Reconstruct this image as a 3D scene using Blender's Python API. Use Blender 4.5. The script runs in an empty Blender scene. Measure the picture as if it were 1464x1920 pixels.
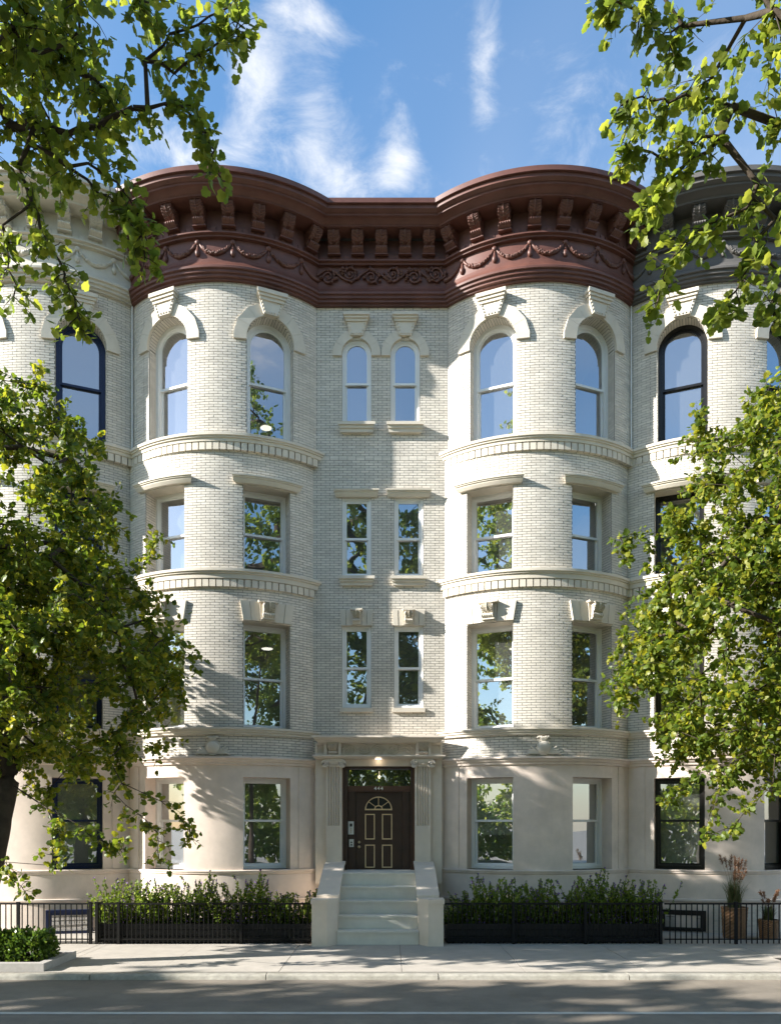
import bpy, math, random
import numpy as np
from mathutils import Matrix, Vector
from math import sin, cos, tan, asin, acos, radians, pi, sqrt

SC = bpy.context.scene
COL = SC.collection
# ------------------------------------------------------------------ camera
CAMY, EYE, F = -15.7, 2.04, 1453.7          # metres, metres, focal length in photo pixels
cd = bpy.data.cameras.new('camera'); cam = bpy.data.objects.new('camera', cd); COL.objects.link(cam)
cam.location = (0, CAMY, EYE); cam.rotation_euler = (pi/2, 0, 0)
cd.sensor_fit = 'VERTICAL'; cd.sensor_height = 36; cd.sensor_width = 36
cd.lens = F/1920*36; cd.shift_y = (1550-960)/1920; cd.clip_start = .1; cd.clip_end = 3000
SC.camera = cam
# ------------------------------------------------------------------ world, sun, exposure
SUN_AZ, SUN_EL = radians(13.5), radians(25)   # angle from the facade plane, elevation
sdir = Vector((cos(SUN_AZ)*cos(SUN_EL), sin(SUN_AZ)*cos(SUN_EL), -sin(SUN_EL)))   # light travels this way
world = bpy.data.worlds.new('World'); SC.world = world; world.use_nodes = True
wn, wl = world.node_tree.nodes, world.node_tree.links
wn.clear()
def N(t, nodes, **kw):
    n = nodes.new(t)
    for k, v in kw.items(): setattr(n, k, v)
    return n
def build_world():
    out = N('ShaderNodeOutputWorld', wn); bg = N('ShaderNodeBackground', wn); bg.inputs[1].default_value = .105
    sky = N('ShaderNodeTexSky', wn); sky.sky_type = 'NISHITA'; sky.sun_disc = False
    sky.sun_elevation = SUN_EL
    sky.sun_rotation = math.atan2(-sdir.x, -sdir.y)
    sky.air_density = 1.15; sky.dust_density = .3; sky.ozone_density = 1.3; sky.altitude = 0
    tc = N('ShaderNodeTexCoord', wn)
    sep = N('ShaderNodeSeparateXYZ', wn); wl.new(tc.outputs['Generated'], sep.inputs[0])
    def M(op, a, b=None, c=None):
        n = N('ShaderNodeMath', wn, operation=op)
        for i, v in enumerate((a, b, c)):
            if v is None: continue
            if isinstance(v, (int, float)): n.inputs[i].default_value = v
            else: wl.new(v, n.inputs[i])
        return n.outputs[0]
    zc = M('MAXIMUM', sep.outputs[2], .02)
    u = M('DIVIDE', sep.outputs[0], zc); v = M('DIVIDE', sep.outputs[1], zc)
    comb = N('ShaderNodeCombineXYZ', wn); wl.new(u, comb.inputs[0]); wl.new(v, comb.inputs[1])
    def noise(scale, detail, rough, off, dist=0, stretch=(1, 1, 1), rot=0):
        mp = N('ShaderNodeMapping', wn); mp.inputs['Location'].default_value = off
        mp.inputs['Scale'].default_value = stretch; mp.inputs['Rotation'].default_value = (0, 0, rot)
        wl.new(comb.outputs[0], mp.inputs[0])
        n = N('ShaderNodeTexNoise', wn); n.inputs['Scale'].default_value = scale; n.inputs['Detail'].default_value = detail
        n.inputs['Roughness'].default_value = rough; n.inputs['Distortion'].default_value = dist
        wl.new(mp.outputs[0], n.inputs['Vector']); return n.outputs[0]
    def sstep(x, a, b):
        m = N('ShaderNodeMapRange', wn, interpolation_type='SMOOTHSTEP'); wl.new(x, m.inputs[0])
        m.inputs[1].default_value = a; m.inputs[2].default_value = b; return m.outputs[0]
    det = noise(8.5, 10, .66, (3.1, .7, 0), .45)
    big = noise(1.1, 2, .5, (.4, 5.2, 0))
    # cloud banks: a few soft shapes placed in the sky, their edges broken by the noise
    def bank(cx, cy, rx, ry, rot=0):
        dx = M('SUBTRACT', u, cx); dy = M('SUBTRACT', v, cy)
        a = M('ADD', M('MULTIPLY', dx, cos(rot)/rx), M('MULTIPLY', dy, sin(rot)/rx))
        b = M('ADD', M('MULTIPLY', dx, -sin(rot)/ry), M('MULTIPLY', dy, cos(rot)/ry))
        d2 = M('ADD', M('MULTIPLY', a, a), M('MULTIPLY', b, b))
        return M('POWER', 2.718, M('MULTIPLY', d2, -1))
    tot = None
    for *args, amp in [(-.185, 1.05, .035, .11, .3, 1.0), (-.115, 1.12, .045, .11, .25, 1.0), (-.075, 1.21, .05, .05, 0, 1.0), (.014, 1.17, .032, .05, .1, 1.05), (.34, 1.15, .22, .22, 0, .42), (-.05, 1.0, .14, .14, .5, .16),
                 (.125, 1.03, .020, .10, -.12, .75), (-.105, .95, .045, .025, .3, .9), (-.30, 1.15, .10, .07, .3, .9), 
                 (.9, .7, .2, .12, .4, 1), (-.8, .5, .25, .1, 0, 1), (.5, -.6, .2, .2, 0, .8), (-.4, -1.1, .3, .15, 0, .8), (1.0, -1.2, .3, .2, 0, .8)]:
        b = M('MULTIPLY', bank(*args), amp); tot = b if tot is None else M('ADD', tot, b)
    tot = M('ADD', M('MULTIPLY', tot, .60), M('MULTIPLY', sstep(big, .5, .75), .12))
    mask = sstep(M('ADD', tot, M('MULTIPLY', M('SUBTRACT', det, .5), 1.6)), .14, 1.15)
    veil = M('MULTIPLY', sstep(noise(.8, 3, .55, (.9, .2, 0), 0, (1, .5, 1)), .38, .72), .30)
    mask = M('MINIMUM', M('ADD', mask, veil), 1)
    mask = M('MULTIPLY', mask, sstep(sep.outputs[2], .03, .25))
    mix = N('ShaderNodeMix', wn, data_type='RGBA'); wl.new(mask, mix.inputs[0])
    hs = N('ShaderNodeHueSaturation', wn); hs.inputs['Saturation'].default_value = 1.27; hs.inputs['Value'].default_value = 1.0
    wl.new(sky.outputs[0], hs.inputs['Color'])
    wl.new(hs.outputs[0], mix.inputs[6]); mix.inputs[7].default_value = (3.9, 3.95, 4.05, 1)
    hz = N('ShaderNodeMix', wn, data_type='RGBA'); wl.new(M('MULTIPLY', M('SUBTRACT', 1, sstep(sep.outputs[2], .0, .16)), .7), hz.inputs[0])
    wl.new(mix.outputs[2], hz.inputs[6]); hz.inputs[7].default_value = (2.3, 2.65, 3.1, 1)
    wl.new(hz.outputs[2], bg.inputs[0]); wl.new(bg.outputs[0], out.inputs[0])
build_world()
ld = bpy.data.lights.new('sun', 'SUN'); ld.energy = 5.0; ld.angle = radians(.55); ld.color = (1, .965, .90)
sun = bpy.data.objects.new('sun', ld); COL.objects.link(sun); sun.location = (-30, -10, 30)
sun.rotation_euler = sdir.to_track_quat('-Z', 'Y').to_euler()
vs = SC.view_settings; vs.view_transform = 'Standard'; vs.look = 'None'; vs.gamma = 1; vs.exposure = 1.5; vs.use_curve_mapping = False
SC.cycles.max_bounces = 8; SC.cycles.transparent_max_bounces = 12; SC.cycles.diffuse_bounces = 4; SC.cycles.glossy_bounces = 3
SC.cycles.caustics_reflective = False; SC.cycles.caustics_refractive = False
SC.cycles.sample_clamp_indirect = 6

# ------------------------------------------------------------------ materials
MATS = {}
def mat(name, base, rough=.75, var=.10, scale=2.5, bump=0, bscale=60, spec=.4, metal=0, stain=0, stain_col=(.3, .26, .2), island=0, stretch=(1, 1, .35)):
    m = bpy.data.materials.new(name); m.use_nodes = True; MATS[name] = m
    ns, ls = m.node_tree.nodes, m.node_tree.links
    p = ns['Principled BSDF']; p.inputs['Roughness'].default_value = rough; p.inputs['Metallic'].default_value = metal
    p.inputs['Specular IOR Level'].default_value = spec
    geo = N('ShaderNodeNewGeometry', ns)
    col = N('ShaderNodeRGB', ns); col.outputs[0].default_value = (*base, 1); c = col.outputs[0]
    no = N('ShaderNodeTexNoise', ns); no.inputs['Scale'].default_value = scale; no.inputs['Detail'].default_value = 8; no.inputs['Roughness'].default_value = .65
    ls.new(geo.outputs['Position'], no.inputs['Vector'])
    mr = N('ShaderNodeMapRange', ns); mr.inputs[1].default_value = .3; mr.inputs[2].default_value = .7
    mr.inputs[3].default_value = 1-var; mr.inputs[4].default_value = 1+var; ls.new(no.outputs[0], mr.inputs[0]); val = mr.outputs[0]
    if island:
        mi = N('ShaderNodeMapRange', ns); mi.inputs[3].default_value = 1-island; mi.inputs[4].default_value = 1+island
        ls.new(geo.outputs['Random Per Island'], mi.inputs[0])
        mm = N('ShaderNodeMath', ns, operation='MULTIPLY'); ls.new(val, mm.inputs[0]); ls.new(mi.outputs[0], mm.inputs[1]); val = mm.outputs[0]
    hs = N('ShaderNodeHueSaturation', ns); ls.new(c, hs.inputs['Color']); ls.new(val, hs.inputs['Value']); c = hs.outputs[0]
    if stain:
        mp = N('ShaderNodeMapping', ns); mp.inputs['Scale'].default_value = stretch; ls.new(geo.outputs['Position'], mp.inputs[0])
        n2 = N('ShaderNodeTexNoise', ns); n2.inputs['Scale'].default_value = 1.3; n2.inputs['Detail'].default_value = 7; n2.inputs['Roughness'].default_value = .6
        ls.new(mp.outputs[0], n2.inputs['Vector'])
        m2 = N('ShaderNodeMapRange', ns); m2.inputs[1].default_value = .48; m2.inputs[2].default_value = .78; m2.inputs[4].default_value = stain
        ls.new(n2.outputs[0], m2.inputs[0])
        mx = N('ShaderNodeMix', ns, data_type='RGBA'); ls.new(m2.outputs[0], mx.inputs[0]); ls.new(c, mx.inputs[6]); mx.inputs[7].default_value = (*stain_col, 1)
        c = mx.outputs[2]
    ls.new(c, p.inputs['Base Color'])
    if bump:
        nb = N('ShaderNodeTexNoise', ns); nb.inputs['Scale'].default_value = bscale; nb.inputs['Detail'].default_value = 6
        ls.new(geo.outputs['Position'], nb.inputs['Vector'])
        b = N('ShaderNodeBump', ns); b.inputs['Strength'].default_value = bump; b.inputs['Distance'].default_value = .01
        ls.new(nb.outputs[0], b.inputs['Height']); ls.new(b.outputs[0], p.inputs['Normal'])
    return m
mat('brick', (.655, .605, .53), .7, .08, 1.8, .25, 90, .3, island=.10, stain=.5, stain_col=(.47, .435, .375))
mat('mortar', (.12, .117, .105), .9, .1, 5)
mat('stone', (.63, .57, .475), .75, .08, 3, .2, 70, .3, stain=.35, stain_col=(.46, .41, .34))
mat('ground_stone', (.73, .615, .53), .7, .12, 2.2, .15, 40, .35, stain=.45, stain_col=(.50, .43, .36))
mat('portico_stone', (.72, .625, .525), .75, .08, 2.5, .15, 60, .3, stain=.35, stain_col=(.52, .46, .40))
mat('brown', (.125, .050, .037), .5, .22, 3, .15, 50, .45, stain=.5, stain_col=(.165, .080, .062), stretch=(1.6, 1.6, .3))
mat('cream', (.56, .52, .44), .65, .08, 4, .1, 50, .4, stain=.3, stain_col=(.42, .38, .31))
mat('grey', (.105, .098, .092), .6, .1, 4, .1, 50, .4, stain=.3, stain_col=(.11, .10, .095))
mat('white_paint', (.80, .80, .79), .4, .02, 3)
mat('navy_paint', (.012, .022, .075), .3, .1, 3)
mat('black_paint', (.012, .011, .011), .3, .15, 6)
mat('iron', (.006, .006, .008), .5, .15, 8, spec=.25)
mat('iron_grey', (.006, .0055, .005), .5, .15, 8, spec=.25)
mat('door_wood', (.050, .022, .012), .38, .2, 6, .1, 90, .5)
mat('door_trim', (.74, .53, .30), .5, .08, 8)
mat('jamb_wood', (.10, .042, .022), .42, .2, 5, .1, 80, .5)
mat('brass', (.60, .47, .28), .3, .1, 5, metal=1)
mat('white_plastic', (.68, .66, .60), .4, .04, 8)
mat('dark_plastic', (.01, .01, .01), .3, 0, 8)
mat('numeral', (.82, .80, .74), .35, 0, 8)
mat('step', (.70, .665, .585), .7, .08, 4, .15, 80, .35, stain=.3, stain_col=(.50, .50, .47))
mat('sidewalk', (.42, .38, .33), .85, .12, 3.5, .25, 120, .25, stain=.4, stain_col=(.31, .285, .255), stretch=(.5, 1, 1), island=.03)
mat('curb', (.36, .335, .285), .8, .26, 9, .4, 60, .3, stain=.5, stain_col=(.25, .23, .17), stretch=(1, 1, 1), island=.06)
mat('asphalt', (.23, .195, .155), .8, .22, 1.5, .6, 150, .35, stain=.6, stain_col=(.13, .115, .10), stretch=(.25, 1, 1))
mat('line_paint', (.52, .50, .45), .7, .15, 6, stain=.4, stain_col=(.35, .33, .3), stretch=(1, 1, 1))
mat('soil', (.03, .022, .015), .95, .3, 9, .6, 40)
mat('planter', (.011, .0105, .011), .45, .3, 5, .3, 60, stain=.5, stain_col=(.024, .022, .021), stretch=(.3, 1, 2))
mat('granite', (.42, .39, .36), .75, .12, 14, .2, 90)
mat('basket', (.26, .145, .075), .8, .2, 10, .3, 60)
mat('plaster', (.62, .60, .56), .9, .02, 2)
mat('room_floor', (.25, .17, .10), .5, .1, 4)
mat('blind', (.72, .70, .60), .8, .02, 3)
mat('bark', (.060, .046, .034), .9, .3, 9, .8, 30, .2)
mat('twig', (.035, .025, .018), .85, .2, 9)
mat('roofing', (.10, .095, .09), .9, .1, 4)
mat('earth', (.26, .24, .21), .95, .15, .5)
mat('plume', (.26, .14, .08), .8, .15, 20, island=.2)
mat('flower', (.20, .10, .34), .6, .1, 20, island=.3)
def leafmat(name, c1, c2, c3, trans=.38, rough=.42):
    m = bpy.data.materials.new(name); m.use_nodes = True; MATS[name] = m
    ns, ls = m.node_tree.nodes, m.node_tree.links
    p = ns['Principled BSDF']; out = ns['Material Output']
    geo = N('ShaderNodeNewGeometry', ns); oi = N('ShaderNodeObjectInfo', ns)
    ad = N('ShaderNodeMath', ns, operation='ADD'); ls.new(geo.outputs['Random Per Island'], ad.inputs[0]); ls.new(oi.outputs['Random'], ad.inputs[1])
    fr = N('ShaderNodeMath', ns, operation='FRACT'); ls.new(ad.outputs[0], fr.inputs[0])
    cr = N('ShaderNodeValToRGB', ns); e = cr.color_ramp.elements
    e[0].position = 0; e[0].color = (*c1, 1); e[1].position = 1; e[1].color = (*c3, 1); x = e.new(.55); x.color = (*c2, 1)
    ls.new(fr.outputs[0], cr.inputs[0]); ls.new(cr.outputs[0], p.inputs['Base Color'])
    p.inputs['Roughness'].default_value = rough; p.inputs['Specular IOR Level'].default_value = .35
    tr = N('ShaderNodeBsdfTranslucent', ns)
    hs = N('ShaderNodeHueSaturation', ns); hs.inputs['Value'].default_value = 1.7; hs.inputs['Hue'].default_value = .493; hs.inputs['Saturation'].default_value = 1.05
    ls.new(cr.outputs[0], hs.inputs['Color']); ls.new(hs.outputs[0], tr.inputs[0])
    mx = N('ShaderNodeMixShader', ns); mx.inputs[0].default_value = trans
    ls.new(p.outputs[0], mx.inputs[1]); ls.new(tr.outputs[0], mx.inputs[2]); ls.new(mx.outputs[0], out.inputs[0])
    return m
leafmat('leaf', (.06, .10, .014), (.13, .18, .02), (.30, .285, .03), .5)
leafmat('leaf_high', (.09, .13, .02), (.16, .205, .03), (.25, .265, .04), .6)
leafmat('leaf_far', (.08, .14, .03), (.16, .22, .04), (.27, .29, .05), .6)
leafmat('shrub_leaf', (.085, .14, .02), (.16, .23, .03), (.25, .30, .05))
leafmat('box_leaf', (.045, .09, .018), (.085, .145, .02), (.15, .21, .03), .3, .3)
leafmat('grass_blade', (.06, .09, .03), (.11, .13, .05), (.18, .17, .08))
def glass():
    m = bpy.data.materials.new('window_glass'); m.use_nodes = True; MATS['glass'] = m
    ns, ls = m.node_tree.nodes, m.node_tree.links; ns.clear()
    out = N('ShaderNodeOutputMaterial', ns); g = N('ShaderNodeBsdfGlossy', ns); g.inputs['Roughness'].default_value = .0
    g.inputs['Color'].default_value = (.93, .95, 1, 1)
    t = N('ShaderNodeBsdfTransparent', ns); t.inputs[0].default_value = (.86, .90, .90, 1)
    fr = N('ShaderNodeFresnel', ns); fr.inputs[0].default_value = 1.5
    mr = N('ShaderNodeMapRange', ns); mr.inputs[1].default_value = .04; mr.inputs[2].default_value = .6; mr.inputs[3].default_value = .42; mr.inputs[4].default_value = .85
    ls.new(fr.outputs[0], mr.inputs[0])
    geo = N('ShaderNodeNewGeometry', ns); no = N('ShaderNodeTexNoise', ns); no.inputs['Scale'].default_value = 1.2; no.inputs['Detail'].default_value = 1
    ls.new(geo.outputs['Position'], no.inputs['Vector'])
    b = N('ShaderNodeBump', ns); b.inputs['Strength'].default_value = .10; b.inputs['Distance'].default_value = .03; ls.new(no.outputs[0], b.inputs['Height'])
    ls.new(b.outputs[0], g.inputs['Normal'])
    mx = N('ShaderNodeMixShader', ns); ls.new(mr.outputs[0], mx.inputs[0]); ls.new(t.outputs[0], mx.inputs[1]); ls.new(g.outputs[0], mx.inputs[2])
    df = N('ShaderNodeBsdfDiffuse', ns); df.inputs[0].default_value = (.75, .76, .72, 1)      # pale haze mixed into the glass colour to lift its dark reflections
    m2 = N('ShaderNodeMixShader', ns); m2.inputs[0].default_value = .05; ls.new(mx.outputs[0], m2.inputs[1]); ls.new(df.outputs[0], m2.inputs[2])
    ls.new(m2.outputs[0], out.inputs[0])
glass()
def emit(name, c, s):
    m = bpy.data.materials.new(name); m.use_nodes = True; MATS[name] = m
    p = m.node_tree.nodes['Principled BSDF']; p.inputs['Emission Color'].default_value = (*c, 1); p.inputs['Emission Strength'].default_value = s
emit('lamp_on', (1, .93, .82), .75); emit('bulb', (1, .8, .5), 1.2)

# ------------------------------------------------------------------ object helpers
WM = {}
def link(o, parent=None, M=None):
    COL.objects.link(o)
    M = M or Matrix.Identity(4); WM[o.name] = M
    if parent is not None:
        o.parent = parent; o.matrix_parent_inverse = WM[parent.name].inverted()
    o.matrix_basis = M
    return o
def thing(name, loc, label, cat, group=None, kind=None):
    o = bpy.data.objects.new(name, None); o.empty_display_size = .2
    link(o, None, Matrix.Translation(loc)); return tag(o, label, cat, group, kind)
def tag(o, label=None, cat=None, group=None, kind=None):
    if label: o['label'] = label
    if cat: o['category'] = cat
    if group: o['group'] = group
    if kind: o['kind'] = kind
    return o
def inst(name, me, parent=None, M=None):
    return link(bpy.data.objects.new(name, me), parent, M)
class MB:
    def __init__(s): s.v = []; s.f = []; s.sm = []
    def add(s, vs_, fs, smooth=False):
        n = len(s.v); s.v += [tuple(p) for p in vs_]; s.f += [tuple(i+n for i in f) for f in fs]; s.sm += [smooth]*len(fs); return s
    def box(s, x0, x1, y0, y1, z0, z1):
        return s.add([(x0,y0,z0),(x1,y0,z0),(x1,y1,z0),(x0,y1,z0),(x0,y0,z1),(x1,y0,z1),(x1,y1,z1),(x0,y1,z1)],
                     [(0,3,2,1),(4,5,6,7),(0,1,5,4),(1,2,6,5),(2,3,7,6),(3,0,4,7)])
    def quad(s, a, b, c, d): return s.add([a, b, c, d], [(0, 1, 2, 3)])
    def grid(s, P, smooth=True, closed=False):
        r, c = len(P), len(P[0]); fs = []
        for i in range(r-1):
            for j in range(c-1 + (1 if closed else 0)):
                j2 = (j+1) % c
                fs.append((i*c+j, i*c+j2, (i+1)*c+j2, (i+1)*c+j))
        return s.add([p for row in P for p in row], fs, smooth)
    def prism(s, poly, fn, d0, d1):
        """poly 2D points, fn(p,d)->3D; extruded between d0 and d1 (both ends capped)"""
        n = len(poly)
        vs_ = [fn(p, d0) for p in poly]+[fn(p, d1) for p in poly]
        fs = [tuple(range(n-1, -1, -1)), tuple(range(n, 2*n))]+[(i, (i+1) % n, n+(i+1) % n, n+i) for i in range(n)]
        return s.add(vs_, fs)
    def tube(s, pts, rad, n=8, smooth=True, caps=True):
        pts = [Vector(p) for p in pts]; rings = []
        if not hasattr(rad, '__len__'): rad = [rad]*len(pts)
        up = Vector((0, 0, 1))
        for i, p in enumerate(pts):
            d = (pts[min(i+1, len(pts)-1)]-pts[max(i-1, 0)]).normalized()
            a = d.cross(up)
            if a.length < .01: a = d.cross(Vector((1, 0, 0)))
            a.normalize(); b = a.cross(d)
            rings.append([p+(a*cos(2*pi*k/n)+b*sin(2*pi*k/n))*rad[i] for k in range(n)])
        s.grid(rings, smooth, True)
        if caps:
            s.add(rings[0], [tuple(range(n-1, -1, -1))]); s.add(rings[-1], [tuple(range(n))])
        return s
    def lathe(s, prof, c=(0, 0, 0), n=16, smooth=True):
        return s.grid([[(c[0]+r*cos(2*pi*k/n), c[1]+r*sin(2*pi*k/n), c[2]+z) for k in range(n)] for r, z in prof], smooth, True)
    def ell(s, c, r, n=10, m=6, smooth=True):
        return s.grid([[(c[0]+r[0]*cos(2*pi*k/n)*sin(pi*i/m), c[1]+r[1]*sin(2*pi*k/n)*sin(pi*i/m), c[2]-r[2]*cos(pi*i/m)) for k in range(n)] for i in range(m+1)], smooth, True)
    def mesh(s, name, m):
        me = bpy.data.meshes.new(name); me.from_pydata(s.v, [], s.f)
        me.polygons.foreach_set('use_smooth', s.sm)
        me.materials.append(MATS[m]); me.update(); return me
    def build(s, name, m, parent=None, M=None): return inst(name, s.mesh(name, m), parent, M)
def arrmesh(name, V, Fc, m, smooth=False):
    V = np.asarray(V, dtype=np.float32).reshape(-1, 3); Fc = np.asarray(Fc, dtype=np.int32); k = Fc.shape[1]
    me = bpy.data.meshes.new(name); me.vertices.add(len(V)); me.vertices.foreach_set('co', V.ravel())
    me.loops.add(Fc.size); me.loops.foreach_set('vertex_index', Fc.ravel())
    me.polygons.add(len(Fc)); me.polygons.foreach_set('loop_start', np.arange(0, Fc.size, k, dtype=np.int32))
    me.polygons.foreach_set('use_smooth', np.full(len(Fc), smooth))
    me.materials.append(MATS[m]); me.update(calc_edges=True); return me
def X(px, y): return (px-732)*(y-CAMY)/F
def Z(py, y): return EYE+(1550-py)*(y-CAMY)/F

# ------------------------------------------------------------------ surfaces of the facade
HALF = 1.852; PHI = radians(44); R = HALF/sin(PHI); YC = R*cos(PHI)
SHIFT4 = .065                                    # the top storey sits a touch to the right
class Bay:
    def __init__(s, xc, lend, rend): s.xc, s.lend, s.rend = xc, lend, rend; s.k = R
    def ends(s, o, mode='o'):
        rec = acos(min(1, ((YC+o) if mode == 'o' else YC)/(R+o))); par = asin(HALF/(R+o))
        return (-(rec if s.lend == 'recess' else par), rec if s.rend == 'recess' else par)
    def pt(s, t, o=0): return (s.xc+(R+o)*sin(t), YC-(R+o)*cos(t))
    def ang(s, t): return t
    def full(s): return (-PHI, PHI)
class Flat:
    k = 1
    def __init__(s, x0, x1): s.x0, s.x1 = x0, x1
    def pt(s, u, o=0): return (u, -o)
    def ang(s, u): return 0
    def full(s): return (s.x0, s.x1)
class Jamb:
    """a short plane running into the wall beside an opening"""
    k = 1
    def __init__(s, p, d, n, a): s.p, s.d, s.n, s.a = p, d, n, a
    def pt(s, u, o=0): return (s.p[0]+s.d[0]*u+s.n[0]*o, s.p[1]+s.d[1]*u+s.n[1]*o)
    def ang(s, u): return s.a
class Opening:
    def __init__(s, u0, u1, z0, z1, arch=0, k=1): s.u0, s.u1, s.z0, s.z1, s.arch, s.k = u0, u1, z0, z1, arch, k
    def cut(s, z):
        if z <= s.z0 or z >= s.z1: return None
        c = (s.u0+s.u1)/2; h = (s.u1-s.u0)/2
        if s.arch:
            r = h*s.k; zs = s.z1-r
            if z > zs: h *= sqrt(max(0, 1-((z-zs)/r)**2))
        return (c-h, c+h)
def spans(u0, u1, z, ops):
    iv = [(u0, u1)]
    for o in ops:
        c = o.cut(z)
        if not c: continue
        nx = []
        for a, b in iv:
            if c[1] <= a or c[0] >= b: nx.append((a, b)); continue
            if c[0] > a: nx.append((a, c[0]))
            if c[1] < b: nx.append((c[1], b))
        iv = nx
    return iv
def wall(mb, S, u0, u1, z0, z1, ops, o):
    zs = {z0, z1}
    for p in ops:
        for z in (p.z0, p.z1):
            if z0 < z < z1: zs.add(z)
        if p.arch:
            r = (p.u1-p.u0)/2*p.k
            for i in range(13): zs.add(p.z1-r+r*sin(i/12*pi/2))
    zs = sorted(zs)
    step = radians(3) if S.k != 1 else 10
    for a, b in zip(zs, zs[1:]):
        if b-a < 1e-5: continue
        for s0, s1 in spans(u0, u1, (a+b)/2, ops):
            n = max(1, int(math.ceil((s1-s0)/step)))
            us = [s0+(s1-s0)*i/n for i in range(n+1)]
            mb.grid([[(*S.pt(u, o), z) for u in us] for z in (a, b)], S.k != 1)
CH = .0508
def lay(out, S, u0, u1, z0, z1, ops, L, o=0, seed=0):
    rnd = random.Random(seed); n = int((z1-z0)/CH+.3)
    for c in range(n):
        zc = z0+(c+.5)*CH
        for a, b in spans(u0, u1, zc, ops):
            k = S.k; p = L/k; off = (c % 2)*p/2 + .013
            i0 = math.floor((a-off)/p)
            while True:
                s0 = off+i0*p; s1 = s0+p; i0 += 1
                if s0 >= b: break
                x0, x1 = max(s0, a), min(s1, b)
                ln = (x1-x0)*k-.008
                if ln < .02: continue
                u = (x0+x1)/2; q = S.pt(u, o+rnd.uniform(-.0015, .002))
                out.append((q[0], q[1], zc, S.ang(u)+rnd.uniform(-.003, .003), ln, 1 if abs(ln-(L-.008)) < 1e-4 else 0, 1/R if S.k != 1 else 0))
def brickmesh(arr, name):
    """arr rows: x y z ang len; every brick is a box of five faces"""
    A_ = np.array(arr); a = A_[:, :5]; n = len(a)
    h = CH/2-.0044
    base = np.array([(-1,0,-h),(1,0,-h),(1,0,h),(-1,0,h),(-1,.02,-h),(1,.02,-h),(1,.02,h),(-1,.02,h)])
    V = np.zeros((n, 8, 3)); lx = base[None, :, 0]*a[:, 4:5]/2; ly = base[None, :, 1]
    c, s = np.cos(a[:, 3:4]), np.sin(a[:, 3:4])
    V[:, :, 0] = a[:, 0:1]+lx*c-ly*s; V[:, :, 1] = a[:, 1:2]+lx*s+ly*c; V[:, :, 2] = a[:, 2:3]+base[None, :, 2]
    q = np.array([(0,1,2,3),(1,5,6,2),(4,0,3,7),(3,2,6,7),(4,5,1,0)])
    Fc = (q[None]+np.arange(n)[:, None, None]*8).reshape(-1, 4)
    me = arrmesh(name, V, Fc, 'brick')
    # the face of a brick on a bow follows the curve of the bow
    nl = np.zeros((n, 5, 4, 3)); nl[:, 0, :, 1] = -1; nl[:, 1, :, 0] = 1; nl[:, 2, :, 0] = -1; nl[:, 3, :, 2] = 1; nl[:, 4, :, 2] = -1
    nl[:, 0, :, 0] = np.array([-1, 1, 1, -1])[None]*a[:, 4:5]/2*A_[:, 6:7]
    w = nl.copy(); cc, ss = c[:, :, None], s[:, :, None]
    w[..., 0] = nl[..., 0]*cc-nl[..., 1]*ss; w[..., 1] = nl[..., 0]*ss+nl[..., 1]*cc
    w /= np.linalg.norm(w, axis=-1, keepdims=True)
    me.normals_split_custom_set(w.reshape(-1, 3).tolist()); return me
BRICK_CACHE = {}
def place_bricks(house, arr, n_single=300):
    d = [((r[0])**2+(r[1]-CAMY)**2+(r[2]-EYE)**2 + (r[2] < 3.95)*500, i) for i, r in enumerate(arr) if r[5]]
    d.sort(); single = {i for _, i in d[:n_single]}
    for i in single:
        x, y, z, ang, ln, _, cv = arr[i]; key = (round(ln, 3), cv)
        if key not in BRICK_CACHE: BRICK_CACHE[key] = brickmesh([(0, 0, 0, 0, ln, 1, cv)], 'brick')
        inst('brick', BRICK_CACHE[key], house, Matrix.Translation((x, y, z)) @ Matrix.Rotation(ang, 4, 'Z'))
    o = inst('brickwork', brickmesh([r for i, r in enumerate(arr) if i not in single], 'brickwork'), house); o['kind'] = 'stuff'

def sweep(pieces, prof, close_ends=True):
    """pieces: functions o -> list of (x,y); prof: list of (o,z) from top to bottom"""
    mb = MB()
    for pc in pieces:
        for (o0, z0), (o1, z1) in zip(prof, prof[1:]):
            a, b = pc(o0), pc(o1)
            mb.grid([[(x, y, z1) for x, y in b], [(x, y, z0) for x, y in a]], len(a) > 2)
        if close_ends:
            for e in (0, -1):
                vs_ = [(*pc(o)[e], z) for o, z in prof]; mb.add(vs_, [tuple(range(len(vs_)))])
    return mb
def arc_piece(bay, mode='o', n=36, t0=None, t1=None):
    def f(o):
        a, b = bay.ends(o, mode) if t0 is None else (t0, t1)
        return [bay.pt(a+(b-a)*i/n, o) for i in range(n+1)]
    return f
def block_on(S, u0, u1, z0, z1, o0, o1, n=1):
    """curved or flat block between two offsets"""
    mb = MB(); us = [u0+(u1-u0)*i/n for i in range(n+1)]
    f = [[(*S.pt(u, o1), z) for u in us] for z in (z0, z1)]
    mb.grid(f, n > 1)
    mb.grid([[(*S.pt(u, o), z1) for u in us] for o in (o1, o0)], False); mb.grid([[(*S.pt(u, o), z0) for u in us] for o in (o0, o1)], False)
    for u, s in ((u0, 1), (u1, -1)):
        q = [(*S.pt(u, o0), z0), (*S.pt(u, o1), z0), (*S.pt(u, o1), z1), (*S.pt(u, o0), z1)]
        mb.add(q if s > 0 else q[::-1], [(0, 1, 2, 3)])
    return mb

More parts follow.
